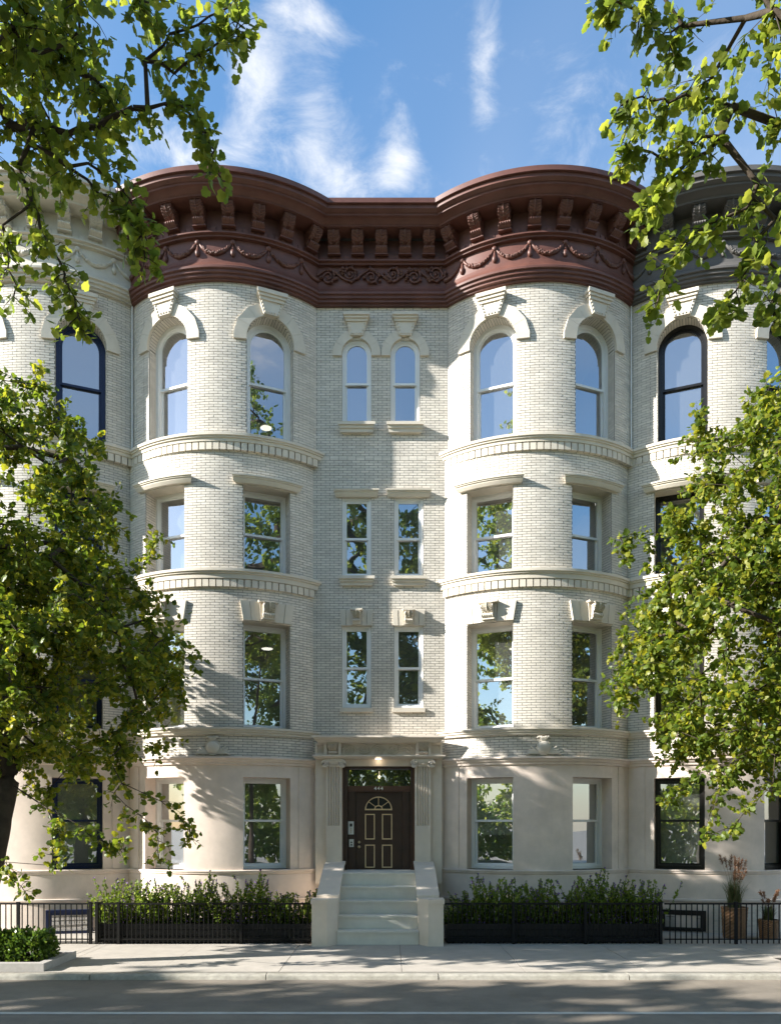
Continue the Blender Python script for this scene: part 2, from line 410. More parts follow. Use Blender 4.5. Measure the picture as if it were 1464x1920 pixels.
# ------------------------------------------------------------------ windows
def outline(w, z0, z1, i, arch, ib=None, it=None, n=18):
    ib = i if ib is None else ib; it = i if it is None else it
    hw = w/2-i; p = [(-hw, z0+ib), (hw, z0+ib)]
    if arch:
        zs = z1-w/2
        p += [(hw*cos(pi*k/n), zs+hw*sin(pi*k/n)) for k in range(n+1)]
    else: p += [(hw, z1-it), (-hw, z1-it)]
    return p
def ring(mb, A, B, y0, y1):
    n = len(A)
    for P, Q, f in ((A, B, 0),):
        v = [(x, y0, z) for x, z in A]+[(x, y0, z) for x, z in B]+[(x, y1, z) for x, z in A]+[(x, y1, z) for x, z in B]
        fs = []
        for i in range(n):
            j = (i+1) % n
            fs += [(i, j, n+j, n+i), (2*n+j, 2*n+i, 3*n+i, 3*n+j), (n+i, n+j, 3*n+j, 3*n+i), (j, i, 2*n+i, 2*n+j)]
        mb.add(v, fs)
WCACHE = {}
def window(house, M, w, h, arch, m, depth=.13, split=.5, blind=None, casing=.05):
    key = (round(w, 3), round(h, 3), arch, m, depth, split, casing)
    if key not in WCACHE:
        zm = h*split
        f = MB(); ring(f, outline(w, 0, h, 0, arch), outline(w, 0, h, casing, arch), 0, depth)
        ring(f, outline(w, 0, h, casing-.001, arch), outline(w, 0, h, casing+.014, arch), .018, depth)
        us = MB(); ring(us, outline(w, zm-.022, h, casing+.01, arch, 0), outline(w, zm-.022, h, casing+.05, arch, .045), .035, .07)
        ls_ = MB(); ring(ls_, outline(w, casing, zm+.022, casing+.012, 0, 0, 0), outline(w, casing, zm+.022, casing+.055, 0, .05, .045), .076, .112)
        ls_.box(-.05, .05, .062, .08, zm-.012, zm+.004)
        pu = MB(); o = outline(w, zm, h, casing+.04, arch, 0); pu.add([(x, .052, z) for x, z in o], [tuple(range(len(o)))])
        pl = MB(); o = outline(w, casing, zm, casing+.04, 0, 0, 0); pl.add([(x, .094, z) for x, z in o], [tuple(range(len(o)))])
        WCACHE[key] = [f.mesh('window', m), us.mesh('sash', m), ls_.mesh('sash', m), pu.mesh('pane', 'glass'), pl.mesh('pane', 'glass')]
    ms = WCACHE[key]
    wo = inst('window', ms[0], house, M)
    for nm, k in (('sash', 1), ('sash', 2), ('pane', 3), ('pane', 4)): inst(nm, ms[k], wo, M)
    if blind:
        b = MB(); b.box(-w/2+.06, w/2-.06, .16, .165, h*(1-blind), h-.06); b.tube([(-w/2+.06, .163, h*(1-blind)), (w/2-.06, .163, h*(1-blind))], .012, 6)
        b.build('roller_blind', 'blind', wo, M)
    return wo
def bay_matrix(bay, tc, z, t):
    pa, pb = bay.pt(tc-radians(10)), bay.pt(tc+radians(10)); mx, my = (pa[0]+pb[0])/2, (pa[1]+pb[1])/2
    d = (-sin(tc), cos(tc))
    return Matrix.Translation((mx+d[0]*t, my+d[1]*t, z)) @ Matrix.Rotation(tc, 4, 'Z')
WT = radians(22.4); WH = radians(10); WW = 2*R*sin(WH); REV = .30

# ------------------------------------------------------------------ ornament meshes
CON = {}
def console(m, w=.22, h=.33, d=.33):
    """scroll bracket: local x across, y towards the viewer is negative, top at z=0"""
    key = (m, w, h, d)
    if key in CON: return CON[key]
    mb = MB(); n = 40; m_ = 16
    def prof(t):                                   # t 0 top .. 1 bottom -> (o, z)
        if t < .6:
            a = t/.6; o = d*(.93+.10*sin(pi*a)-.45*a**2.2); z = -h*(.04+.56*a)
        else:
            a = (t-.6)/.4; o = d*(.40+.24*sin(pi*min(1, a*1.02)))*(1-.22*a); z = -h*(.62+.38*a)
        return o, z
    P = []
    for i in range(n+1):
        t = i/n; o, z = prof(t); row = []
        for j in range(m_+1):
            x = -w/2+w*j/m_; s = abs(j/m_-.5)*2
            if t < .58: r = .017*sin(t*62+s*6)*(s < .93)*(s > .12)+.032*(s < .12)-.006*(s > .93)
            elif t < .66: r = -.03*(s < .95)
            else: r = .026*abs(sin(s*pi*2.5))*sin(pi*(t-.62)/.4)
            row.append((x, -(o+r), z))
        P.append(row)
    mb.grid([r for r in P[::-1]], True)
    for sgn in (-1, 1):
        v = [(sgn*w/2, -prof(i/n)[0], prof(i/n)[1]) for i in range(n+1)]+[(sgn*w/2, 0, -h), (sgn*w/2, 0, 0)]
        f = tuple(range(len(v))); mb.add(v, [f if sgn < 0 else f[::-1]])
    mb.box(-w/2-.02, w/2+.02, -d*1.05, 0, -.012, .0-.001)
    mb.box(-w/2-.02, w/2+.02, -d*.36, 0, -h-.022, -h)
    # volutes on the two sides
    for sgn in (-1, 1):
        for cy, cz, r in ((-d*.66, -h*.28, h*.2), (-d*.33, -h*.82, h*.13)):
            pts = [(sgn*(w/2+.003), cy+r*(1-k/22)*cos(k*.6), cz+r*(1-k/22)*sin(k*.6)) for k in range(20)]
            mb.tube(pts, .010, 5)
    CON[key] = mb.mesh('bracket', m); return CON[key]
def rinceau(x0, x1, z0, z1, y, n, r, m, nl=14):
    """carved scroll of vines on a flat band"""
    rnd = random.Random(4); mb = MB(); L = (x1-x0)/n; H = (z1-z0); zc = (z0+z1)/2
    def flat(pts, rad): mb.tube([(px, y-.8*rr, pz) for (px, pz), rr in zip(pts, rad)], rad, 6)
    stem = [(x0+(x1-x0)*i/(n*14), zc+H*.34*sin(pi*(i/14))) for i in range(n*14+1)]
    flat(stem, [r]*len(stem))
    for i in range(n):
        s = 1 if i % 2 == 0 else -1; cx = x0+L*(i+.5); cz = zc-s*H*.08; R0 = min(L*.50, H*.49)
        pts = [(cx+R0*(1-k/40)*cos(s*(pi*.5)-s*k*.33)*.95, cz+R0*(1-k/40)*sin(s*(pi*.5)-s*k*.33)) for k in range(36)]
        flat(pts, [r*(1.15-.6*k/36) for k in range(36)])
        mb.ell((cx, y, cz), (R0*.22, r*1.4, R0*.22), 8, 5)
        for k in range(nl):
            a = rnd.uniform(0, 2*pi); q = R0*rnd.uniform(.75, 1.2); px, pz = cx+q*cos(a), cz+q*.9*sin(a)
            if not (z0+.01 < pz < z1-.01 and x0+.02 < px < x1-.02): continue
            b = a+rnd.uniform(.6, 1.4); l = R0*rnd.uniform(.25, .45)
            e = (px+l*cos(b), min(z1-.005, max(z0+.005, pz+l*sin(b)))); mid = ((px+e[0])/2+l*.2*cos(b+1.5), (pz+e[1])/2+l*.2*sin(b+1.5))
            flat([(px, pz), mid, e], [r*.6, r*1.9, r*.3])
    return mb.mesh('carved_relief', m)
def on_bay(bay, fn):                                # local (s, out, z) -> world on a bay frieze, s in metres
    return lambda s, o, z, tc: (*bay.pt(tc+s/(R+o), o), z)
def swag(bay, ta, tb, o, z, drop, m, parent):
    mb = MB(); n = 26; rnd = random.Random(int(ta*1000)); pts, rad = [], []
    for i in range(n+1):
        a = i/n; t = ta+(tb-ta)*(.05+.9*a); zz = z-.02-drop*(1-(2*a-1)**2)**.8
        r = .020+.026*sin(pi*a)+rnd.uniform(-.008, .010); pts.append((*bay.pt(t, o+.01+rnd.uniform(-.004, .006)), zz)); rad.append(max(.014, r))
    mb.tube(pts, rad, 7)
    for i in range(3, n-2):
        p = pts[i]; q = rnd.uniform(.018, .028)*(.6+.5*sin(pi*i/n)); t = bay.ang(0)
        mb.ell((p[0]+rnd.uniform(-.012, .012), p[1]-.03, p[2]+rnd.uniform(-.02, .02)), (q, q, q), 6, 4)
    mb.build('swag', m, parent)
def tassel(bay, t, o, z, m, parent):
    x, y = bay.pt(t, o+.012); M = Matrix.Translation((x, y, z)) @ Matrix.Rotation(t, 4, 'Z')
    key = ('tassel', m)
    if key not in CON:
        a = MB(); a.ell((0, 0, 0), (.055, .045, .052), 10, 6)
        for k in range(6): a.ell((.026*cos(k*pi/3), -.018, .026*sin(k*pi/3)), (.016, .016, .016), 6, 4)
        b = MB(); b.lathe([(.001, -.04), (.014, -.045), (.022, -.10), (.030, -.145), (.042, -.155), (.050, -.19), (.046, -.23), (.028, -.262), (.002, -.272)], n=10)
        CON[key] = (a.mesh('rosette', m), b.mesh('tassel', m))
    inst('rosette', CON[key][0], parent, M); inst('tassel', CON[key][1], parent, M)
def cartouche(bay, house):
    mb = MB(); o = .02
    def P(s, out, z): return (*bay.pt(s/(R+out), out), z)
    zc = 3.565; r = .135
    # body: a flattened ball with a rim
    rows = [[P(r*1.02*cos(2*pi*k/20)*cos(a), o+.075*sin(a), zc+r*sin(2*pi*k/20)*cos(a)) for k in range(20)] for a in [i*pi/2/6 for i in range(7)]]
    mb.grid(rows, True, True)
    rim = [P(r*1.05*cos(2*pi*k/28), o+.012, zc+r*1.03*sin(2*pi*k/28)) for k in range(29)]; mb.tube(rim, .014, 6)
    rnd = random.Random(2)
    def leaf(pts, w): mb.tube([P(s, o+.02, z) for s, z in pts], [w*q for q in (.5, 1, 1.1, .8, .25)], 6)
    for a in (-1.15, -.6, 0, .6, 1.15):            # plume
        leaf([(a*.02, zc+r*.95), (a*.045, zc+r+.04), (a*.075, zc+r+.075), (a*.10, zc+r+.085-abs(a)*.02), (a*.115, zc+r+.075-abs(a)*.03)], .022)
    for sg in (-1, 1):                              # acanthus at the feet
        for k, (l, up) in enumerate(((.27, -.11), (.24, -.065), (.20, -.02), (.16, .03))):
            leaf([(sg*.10, zc-.12+k*.012), (sg*(.10+l*.3), zc-.115+k*.02), (sg*(.10+l*.6), zc+up*.6-.04), (sg*(.10+l*.85), zc+up-.02), (sg*(.10+l), zc+up)], .026-.003*k)
    mb.build('cartouche', 'stone', house)
    
# ------------------------------------------------------------------ one storey set of a bay
Z4, Z3, Z2, ZG = 9.60, 7.0, 3.95, 3.385
CPROF = [(-.6,14.15),(.80,14.13),(.80,14.04),(.75,14.04),(.75,13.97),(.72,13.96),(.68,13.945),(.66,13.94),(.66,13.90),(.60,13.89),(.54,13.87),(.50,13.85),(.50,13.81),
         (.13,13.81),(.13,13.50),(.14,13.50),(.14,13.41),(.17,13.405),(.20,13.385),(.22,13.37),(.22,13.345),(.17,13.33),(.17,13.30),(.10,13.29),(.10,12.93),(.115,12.86),(.15,12.79),
         (.20,12.74),(.20,12.70),(.16,12.69),(.16,12.64),(.12,12.63),(.12,12.585),(.07,12.575),(.07,12.545),(-.02,12.545)]
def belt(house, bay, prof, name, m='stone', dent=None):
    b = sweep([arc_piece(bay, 'w')], prof).build(name, m, house)
    if dent:
        z0, z1, o = dent; p = .128; t0, t1 = bay.full(); n = int((t1-t0)*R/p)
        me = None
        for i in range(n):
            t = t0+(t1-t0)*(i+.5)/n
            if 'dent' not in CON: CON['dent'] = block_on(Flat(0, 0), -.056, .056, z0-z1, 0, -.02, .055).mesh('dentil', m)
            x, y = bay.pt(t, 0)
            inst('dentil', CON['dent'], b, Matrix.Translation((x, y, z1)) @ Matrix.Rotation(t, 4, 'Z'))
    return b
def voussoirs(house, S, uc, k, zs, r, w, o=.05, n=4):
    """blocks of a round arch with a straight-edged outer face; u = angle or x"""
    for sg in (-1, 1):
        cuts = [-6, 27, 52, 76]
        for a0, a1 in zip(cuts, cuts[1:]):
            mb = MB(); A0, A1 = radians(a0), radians(a1)
            def ip(a): return (r*cos(a), r*sin(a)) if a > 0 else (r, r*a)
            def op(a):
                ro = r+w
                return (ro, ro*a) if a <= 0 else (ro*cos(a), ro*sin(a))
            m_ = 5; inn = [ip(A0+(A1-A0)*i/m_) for i in range(m_+1)]
            if a0 < 0: inn = [(r, -.055)]+[ip(a) for a in [A1*i/m_ for i in range(m_+1)]]; out = [op(A1), (r+w, .14*r), (r+w, -.055)]
            else: out = [op(A1), op(A0)]
            g = .004; poly = inn+out
            cx = sum(p[0] for p in poly)/len(poly); cz = sum(p[1] for p in poly)/len(poly)
            poly = [(cx+(p[0]-cx)*.985, cz+(p[1]-cz)*.985) for p in poly]
            if sg < 0: poly = [(-p[0], p[1]) for p in poly][::-1]
            mb.prism(poly, lambda p, d: (*S.pt(uc+p[0]/k, d), zs+p[1]), o, -.03)
            mb.build('voussoir', 'stone', house)
    return
def keystone(house, S, uc, k, z0, z1, z2, w0, w1, wc, o=.10):
    mb = MB()
    f = lambda d: lambda p, q: (*S.pt(uc+p[0]/k, q), p[1])
    poly = [(-w0/2, z0), (w0/2, z0), (w1/2, z1), (-w1/2, z1)]
    mb.prism(poly, f(0), o, -.03)
    for sx in (-1, 1):
        for i in range(4):
            a = (i+.5)/4; x = sx*(w0/2+(w1-w0)/2*a-.035); z = z0+(z1-z0)*a
            mb.ell((*S.pt(uc+x/k, o), z), (.02, .02, .026), 6, 4)
    for i in range(3): mb.ell((*S.pt(uc+(i-1)*.06/k, o), z0+.035), (.018, .02, .02), 6, 4)
    ks = mb.build('keystone', 'stone', house)
    c = MB(); h = z2-z1
    for (a, b, q, wq) in ((0, .32, .03, wc*.84), (.32, .60, .06, wc*.92), (.60, 1, .09, wc)):
        c.prism([(-wq/2, z1+h*a), (wq/2, z1+h*a), (wq/2, z1+h*b-.003), (-wq/2, z1+h*b-.003)], f(0), o+q, -.03)
    c.build('keystone_cap', 'stone', ks)
def flat_lintel(house, S, uc, k, z0, z1, w0, w1, o=.05, con=.13):
    """five stones of a flat arch with a scroll on the middle one"""
    fr = (-.5, -.33, -.16, .16, .33, .5)
    for i in range(5):
        a, b = fr[i], fr[i+1]; g = .004; oo = o+(.03 if i == 2 else (.006 if i in (0, 4) else .0))
        poly = [(a*w0+g, z0), (b*w0-g, z0), (b*w1-g, z1), (a*w1+g, z1)]
        mb = MB(); mb.prism(poly, lambda p, d: (*S.pt(uc+p[0]/k, d), p[1]), oo, -.03)
        st = mb.build('keystone' if i == 2 else 'lintel_stone', 'stone', house)
        if i == 2:
            x, y = S.pt(uc, oo); M = Matrix.Translation((x, y, z1-.03)) @ Matrix.Rotation(S.ang(uc), 4, 'Z')
            inst('scroll', console('stone', (w1)*.2, (z1-z0)*.78, con), st, M)
            c = MB(); c.prism([(-w1*.17, z1-.028), (w1*.17, z1-.028), (w1*.19, z1+.004), (-w1*.19, z1+.004)], lambda p, d: (*S.pt(uc+p[0]/k, d), p[1]), oo+.10, -.02)
            c.build('keystone_cap', 'stone', st)
def hood(house, S, u0, u1, z0, z1, o, name='hood_mould'):
    prof = [(-.02, z1), (o, z1-.004), (o, z1-.03), (o-.02, z1-.034), (o-.02, z1-.055), (o-.04, z1-.06), (o-.045, z1-.085), (o-.07, z0+.02), (o-.085, z0), (-.02, z0)]
    n = 14 if S.k != 1 else 1
    k = S.k
    def pc(oo):                                    # ends mitre inwards with the profile
        e = (o-max(oo, 0))*.55/k
        return [S.pt(u0+e+(u1-u0-2*e)*i/n, oo) for i in range(n+1)]
    return sweep([pc], prof).build(name, 'stone', house)
def sill(house, x0, x1, z0, z1, o=.12):
    S = Flat(0, 0); h = z1-z0
    prof = [(-.02, z1), (o, z1-.006), (o, z1-h*.34), (o-.03, z1-h*.36), (o-.035, z1-h*.62), (o-.06, z1-h*.64), (o-.065, z0+.004), (-.02, z0)]
    pc = lambda oo: [S.pt(x0+(o-max(oo, 0))*.7), S.pt(x1-(o-max(oo, 0))*.7)] if False else [(x0+(o-max(oo, 0))*.7, -oo), (x1-(o-max(oo, 0))*.7, -oo)]
    return sweep([pc], prof).build('window_sill', 'stone', house)
def cornice_bay(corn, bay, m):
    for k in range(8):
        t = radians(-38.5+11*k); x, y = bay.pt(t, .13)
        inst('bracket', console(m), corn, Matrix.Translation((x, y, 13.808)) @ Matrix.Rotation(t, 4, 'Z'))
    an = [radians(a) for a in (-49, -35, -21, -7, 7, 21, 35, 49)]
    lim = PHI+.02
    for a, b in zip(an, an[1:]):
        if a < -lim and b < -lim: continue
        a2, b2 = max(a, -lim), min(b, lim)
        if a2 == a and b2 == b: swag(bay, a, b, .10, 13.235, .20, m, corn)
        else: half_swag(bay, a, b, a2, b2, m, corn)
    for a in an:
        if abs(a) < lim: tassel(bay, a, .10, 13.235, m, corn)
    n = 34
    if ('ct', m) not in CON: CON[('ct', m)] = block_on(Flat(0, 0), -.05, .05, 13.413, 13.496, -.01, .016).mesh('dentil', m)
    a, b = bay.ends(.14)
    for i in range(n):
        t = a+(b-a)*(i+.5)/n; x, y = bay.pt(t, .14)
        inst('dentil', CON[('ct', m)], corn, Matrix.Translation((x, y, 0)) @ Matrix.Rotation(t, 4, 'Z'))
def half_swag(bay, a, b, a2, b2, m, parent):
    mb = MB(); n = 26; pts, rad = [], []; rnd = random.Random(5)
    for i in range(n+1):
        q = i/n; t = a+(b-a)*(.05+.9*q)
        if t < a2 or t > b2: continue
        pts.append((*bay.pt(t, .11), 13.215-.20*(1-(2*q-1)**2)**.8)); rad.append(.02+.026*sin(pi*q)+rnd.uniform(-.007, .008))
    if len(pts) > 2: mb.tube(pts, rad, 7); mb.build('swag', m, parent)

def build_bay(house, bay, bay4, frame, bricks, mortar, stonew, blinds=(), seed=0):
    wins = []
    for sg in (-1, 1):
        tc = sg*WT
        # top storey (arched), third, second, ground
        wins.append((4, tc, Opening(tc-WH, tc+WH, Z4+.03, 11.98, 1, R)))
        wins.append((3, tc, Opening(tc-WH, tc+WH, Z3+.02, 8.68)))
        wins.append((2, tc, Opening(tc-WH, tc+WH, Z2+.01, 6.03)))
        wins.append((1, tc, Opening(tc-WH, tc+WH, 1.20, 3.0)))
    get = lambda f: [w[2] for w in wins if w[0] == f]
    t0, t1 = bay.full(); e = .012
    wall(mortar, bay4, t0, t1, Z4-.06, 12.7, get(4), -.009); wall(mortar, bay, t0, t1, ZG-.1, Z4-.06, get(3)+get(2), -.009)
    lay(bricks, bay4, t0, t1, Z4-.02, 12.58, get(4), .177, 0, seed)
    lay(bricks, bay, t0, t1, Z3-.02, 9.46, get(3), .177, 0, seed+1)
    lay(bricks, bay, t0, t1, Z2-.02, 6.84, get(2), .177, 0, seed+2)
    lay(bricks, bay, t0, t1, 3.38, 3.86, [], .177, 0, seed+3)
    wall(stonew, bay, t0, t1, .55, ZG-.05, get(1), .015)
    rv, rvg = mortar, stonew
    for f, tc, op in wins:
        b = bay4 if f == 4 else bay; o0 = .015 if f == 1 else -.009; tgt = stonew if f == 1 else mortar
        rv = .20 if f == 4 else REV; M = bay_matrix(b, tc, op.z0, rv); d = (-sin(tc), cos(tc))
        zs = op.z1-WW/2 if op.arch else op.z1
        for sg, t in ((-1, tc-WH), (1, tc+WH)):
            p = b.pt(t, o0); q = b.pt(t, 0); e = (q[0]+d[0]*(REV+.12), q[1]+d[1]*(REV+.12)); nx = (-sg*cos(tc), -sg*sin(tc))
            tgt.quad((*p, op.z0), (*e, op.z0), (*e, zs), (*p, zs))
            if f > 1:
                J = Jamb(q, d, nx, tc+(-sg*pi/2)); J2 = Jamb(q, d, nx, tc+(pi/2 if sg < 0 else -pi/2))
                lay(bricks, J2, .012, REV+.05, op.z0-.01, zs, [], .16, .006, seed+7)
        # soffit
        if op.arch:
            n = 16; rows = [[], []]
            for i in range(n+1):
                a = pi*i/n; s = WW/2*cos(a); z = zs+WW/2*sin(a); u = tc+asin(s/R)
                q = b.pt(u, 0); rows[0].append((*b.pt(u, o0), z)); rows[1].append((q[0]+d[0]*(REV+.12), q[1]+d[1]*(REV+.12), z))
            tgt.grid(rows, True)
            # header bricks lining the arch
            for i in range(26):
                a = pi*(i+.5)/26; s = (WW/2-.004)*cos(a); z = zs+(WW/2-.004)*sin(a); u = tc+asin(s/R); q = b.pt(u, 0)
                hw = WW/2*pi/26/2-.004; tx = (cos(tc), sin(tc)); tv = (-sin(a), cos(a))
                c0 = [(q[0]+d[0]*dd+tx[0]*tv[0]*e2*hw, q[1]+d[1]*dd+tx[1]*tv[0]*e2*hw, z+tv[1]*e2*hw) for dd, e2 in ((.01, -1), (.01, 1), (REV, 1), (REV, -1))]
                ARCHB.add(c0, [(0, 1, 2, 3)])
        else:
            n = 6; us = [tc-WH+2*WH*i/n for i in range(n+1)]
            so = MB() if f > 1 else stonew
            so.grid([[(*b.pt(u, o0), op.z1) for u in us], [(b.pt(u, 0)[0]+d[0]*(REV+.12), b.pt(u, 0)[1]+d[1]*(REV+.12), op.z1) for u in us]], False)
            if f > 1: so.build('soffit', 'stone', house)
        window(house, M, WW+.02, op.z1-op.z0+.008, op.arch, frame, split=(.485 if f == 4 else .49 if f == 3 else .49 if f == 2 else .53), blind=blinds.get((f, -1 if tc < 0 else 1)), casing=.085 if f == 4 else .06)
    # stone dressings
    belt(house, bay4, [(-.02, Z4+.03), (.10, Z4+.008), (.125, Z4), (.125, Z4-.05), (.10, Z4-.055), (.10, Z4-.085), (.075, Z4-.09), (.07, Z4-.15), (.0, Z4-.155), (.0, Z4-.16)], 'belt_course', dent=(Z4-.30, Z4-.155, .05))
    belt(house, bay, [(-.02, Z3+.03), (.10, Z3+.008), (.125, Z3), (.125, Z3-.05), (.10, Z3-.055), (.10, Z3-.085), (.075, Z3-.09), (.07, Z3-.18), (.0, Z3-.19)], 'belt_course', dent=(Z3-.335, Z3-.19, .05))
    belt(house, bay, [(-.02, Z2+.012), (.11, Z2), (.11, Z2-.035), (.085, Z2-.04), (.08, Z2-.08), (.055, Z2-.09), (.05, Z2-.13), (-.02, Z2-.135)], 'belt_course')
    belt(house, bay, [(-.02, ZG+.02), (.13, ZG), (.13, ZG-.03), (.10, ZG-.04), (.085, ZG-.08), (.055, ZG-.10), (.05, ZG-.14), (.012, ZG-.15)], 'belt_course', 'ground_stone')
    belt(house, bay, [(.01, 1.203), (.07, 1.193), (.07, 1.17), (.055, 1.16), (.055, 1.135), (.035, 1.125), (.03, 1.10), (.04, 1.095), (.04, .64), (.085, .63), (.085, .60), (.05, .56), (.05, -.02)], 'base_course', 'ground_stone')
    for sg in (-1, 1):
        tc = sg*WT
        voussoirs(house, bay4, tc, R, 11.98-WW/2, WW/2+.003, .25); keystone(house, bay4, tc, R, 11.985, 12.235, 12.42, .30, .46, .56)
        hood(house, bay, tc-radians(14.6), tc+radians(14.6), 8.675, 8.815, .15)
        flat_lintel(house, bay, tc, R, 6.035, 6.41, WW+.02, WW+.14)
        # flat pilaster strip at the ground storey
        a, b = (sg*radians(36.2), sg*radians(39.4))
        block_on(bay, min(a, b), max(a, b), 1.205, ZG-.152, .0, .032, 2).build('pilaster_strip', 'ground_stone', house)
    cartouche(bay, house)
def rooms(house, xc, hw, y0, lamps=(4, 2)):
    for z0, z1, f in ((Z4+.05, 12.3, 4), (Z3+.06, 9.2, 3), (Z2+.05, 6.62, 2), (.9, 3.6, 1)):
        b = MB(); x0, x1, y1 = xc-hw, xc+hw, 5.4
        b.quad((x0, y1, z0), (x1, y1, z0), (x1, y1, z1), (x0, y1, z1)); b.quad((x0, y0, z0), (x0, y1, z0), (x0, y1, z1), (x0, y0, z1))
        b.quad((x1, y1, z0), (x1, y0, z0), (x1, y0, z1), (x1, y1, z1)); b.quad((x0, y0, z1), (x0, y1, z1), (x1, y1, z1), (x1, y0, z1))
        r = b.build('room_lining', 'plaster', house)
        fl = MB(); fl.quad((x0, y0, z0+.002), (x1, y0, z0+.002), (x1, y1, z0+.002), (x0, y1, z0+.002)); fl.build('room_floor', 'room_floor', r)
        if f in lamps:
            l = MB(); l.lathe([(.001, -.012), (.13, -.012), (.14, -.004), (.145, -.001)], n=20)
            l.build('ceiling_light', 'lamp_on', r, Matrix.Translation((xc+(.22 if f == 4 else .25), y1-1.15, z1-.003)))

# ================================================================== HOUSES
XL = -3.418+.0; XR = 2.957-.012                  # bay centres, lower storeys
def new_house(name, loc, label): return thing(name, loc, label, 'town house')
ARCHB = SOFF = None
def finish(house, bricks, mortar, stonew, nb=300):
    mortar.build('mortar_wall', 'mortar', house); stonew.build('stone_wall', 'ground_stone', house)
    ARCHB.build('arch_lining', 'brick', house)['kind'] = 'stuff'
    place_bricks(house, bricks, nb)
    
# ---- the middle house
house = new_house('row_house', (-.24, 0, 0), 'pale brick double bay town house with red brown cornice and brown front door')
ARCHB, SOFF = MB(), MB(); bricks, mortar, stonew = [], MB(), MB()
bL, bR = Bay(XL, 'party', 'recess'), Bay(XR, 'recess', 'party'); bL4, bR4 = Bay(XL+SHIFT4, 'party', 'recess'), Bay(XR+SHIFT4, 'recess', 'party')
build_bay(house, bL, bL4, 'white_paint', bricks, mortar, stonew, {(2, -1): .97, (1, -1): .97}, 11)
build_bay(house, bR, bR4, 'white_paint', bricks, mortar, stonew, {(1, -1): .62, (1, 1): .97}, 31)
rx0, rx1 = XL+HALF, XR-HALF
rec4, rec = Flat(rx0+SHIFT4, rx1+SHIFT4), Flat(rx0, rx1)
ww = .59
ops4 = [Opening(x-ww/2, x+ww/2, 10.195, 11.91, 1, 1) for x in (-.683, .297)]
ops3 = [Opening(x-ww/2, x+ww/2, 7.10, 8.70) for x in (-.686, .367)]
ops2 = [Opening(x-ww/2, x+ww/2, 4.445, 6.10) for x in (-.686, .367)]
doorop = [Opening(-.962, .486, 1.0, 3.25)]
wall(mortar, rec4, rx0, rx1+SHIFT4, Z4-.1, 12.7, ops4, -.009); wall(mortar, rec, rx0-.02, rx1+.02, 3.3, Z4-.1, ops3+ops2, -.009)
wall(stonew, rec, rx0-.02, rx1+.02, -.05, 3.3, doorop, 0)
lay(bricks, rec4, rx0, rx1+SHIFT4, Z4-.1, 12.58, ops4, .177, 0, 51); lay(bricks, rec, rx0-.01, rx1+.01, 3.36, Z4-.1, ops3+ops2, .177, 0, 52)
for op in ops4+ops3+ops2:
    xc = (op.u0+op.u1)/2
    window(house, Matrix.Translation((xc, .035, op.z0)), ww+.012, op.z1-op.z0+.006, op.arch, 'white_paint', split=.49, casing=.048)
    zs = op.z1-ww/2 if op.arch else op.z1
    SOFF = MB()
    for u in (op.u0, op.u1): SOFF.quad((u, -.003, op.z0), (u, .1, op.z0), (u, .1, zs), (u, -.003, zs))
    if op.arch: SOFF.grid([[(xc+ww/2*cos(pi*i/16), y, zs+ww/2*sin(pi*i/16)) for i in range(17)] for y in (-.003, .1)], True)
    else: SOFF.quad((op.u0, -.003, zs), (op.u1, -.003, zs), (op.u1, .1, zs), (op.u0, .1, zs))
    SOFF.build('window_reveal', 'stone', house)
for xc in (-.683, .297):
    voussoirs(house, Flat(0, 0), xc, 1, 11.91-ww/2, ww/2+.003, .185, .045); keystone(house, Flat(0, 0), xc, 1, 11.95, 12.215, 12.37, .25, .40, .53, .08)
    sill(house, xc-.38, xc+.38, 9.99, 10.19, .14)
for xc in (-.686, .367):
    hood(house, Flat(0, 0), xc-.465, xc+.465, 8.70, 8.84, .13); sill(house, xc-.37, xc+.37, 6.91, 7.095, .12)
    flat_lintel(house, Flat(0, 0), xc, 1, 6.105, 6.42, .63, .66, .035, .10)
    block_on(Flat(0, 0), xc-.33, xc+.33, 4.355, 4.44, -.02, .05).build('window_sill', 'stone', house)
rooms(house, XL, 1.5, -.25); rooms(house, XR, 1.5, -.25, (2,))
rooms(house, -.24, 1.2, .17, ())
roof = MB(); roof.quad((-5.3, -.2, 13.8), (4.85, -.2, 13.8), (4.85, 10, 13.8), (-5.3, 10, 13.8)); roof.quad((-5.3, 10, 0), (4.85, 10, 0), (4.85, 10, 13.8), (-5.3, 10, 13.8)); roof.build('roof', 'roofing', house)
# cornice
def cornice(house, pieces, m): return sweep(pieces, CPROF, False).build('cornice', m, house)
flat_piece = lambda o: [bL4.pt(bL4.ends(o)[1], o), bR4.pt(bR4.ends(o)[0], o)]
corn = cornice(house, [arc_piece(bL4), flat_piece, arc_piece(bR4)], 'brown')
cornice_bay(corn, bL4, 'brown'); cornice_bay(corn, bR4, 'brown')
for i in range(5):
    x = X(626+44.5*i, -.3)
    inst('bracket', console('brown'), corn, Matrix.Translation((x, -.13, 13.808)))
for i in range(20):
    x = rx0+.1+(rx1-rx0-.1)*(i+.5)/20+.02; inst('dentil', CON[('ct', 'brown')], corn, Matrix.Translation((x, -.14, 0)))
inst('carved_frieze', rinceau(rx0+.10, rx1+.03, 12.95, 13.27, -.112, 6, .022, 'brown'), corn)
# pale strips in the corners at the top storey
for px in (250.3, 1181.5):
    mb = MB(); x = X(px, 0)-.002; mb.tube([(x, -.055, Z4+.05), (x, -.055, 12.54)], .014, 8); mb.build('corner_pipe', 'white_paint', house)

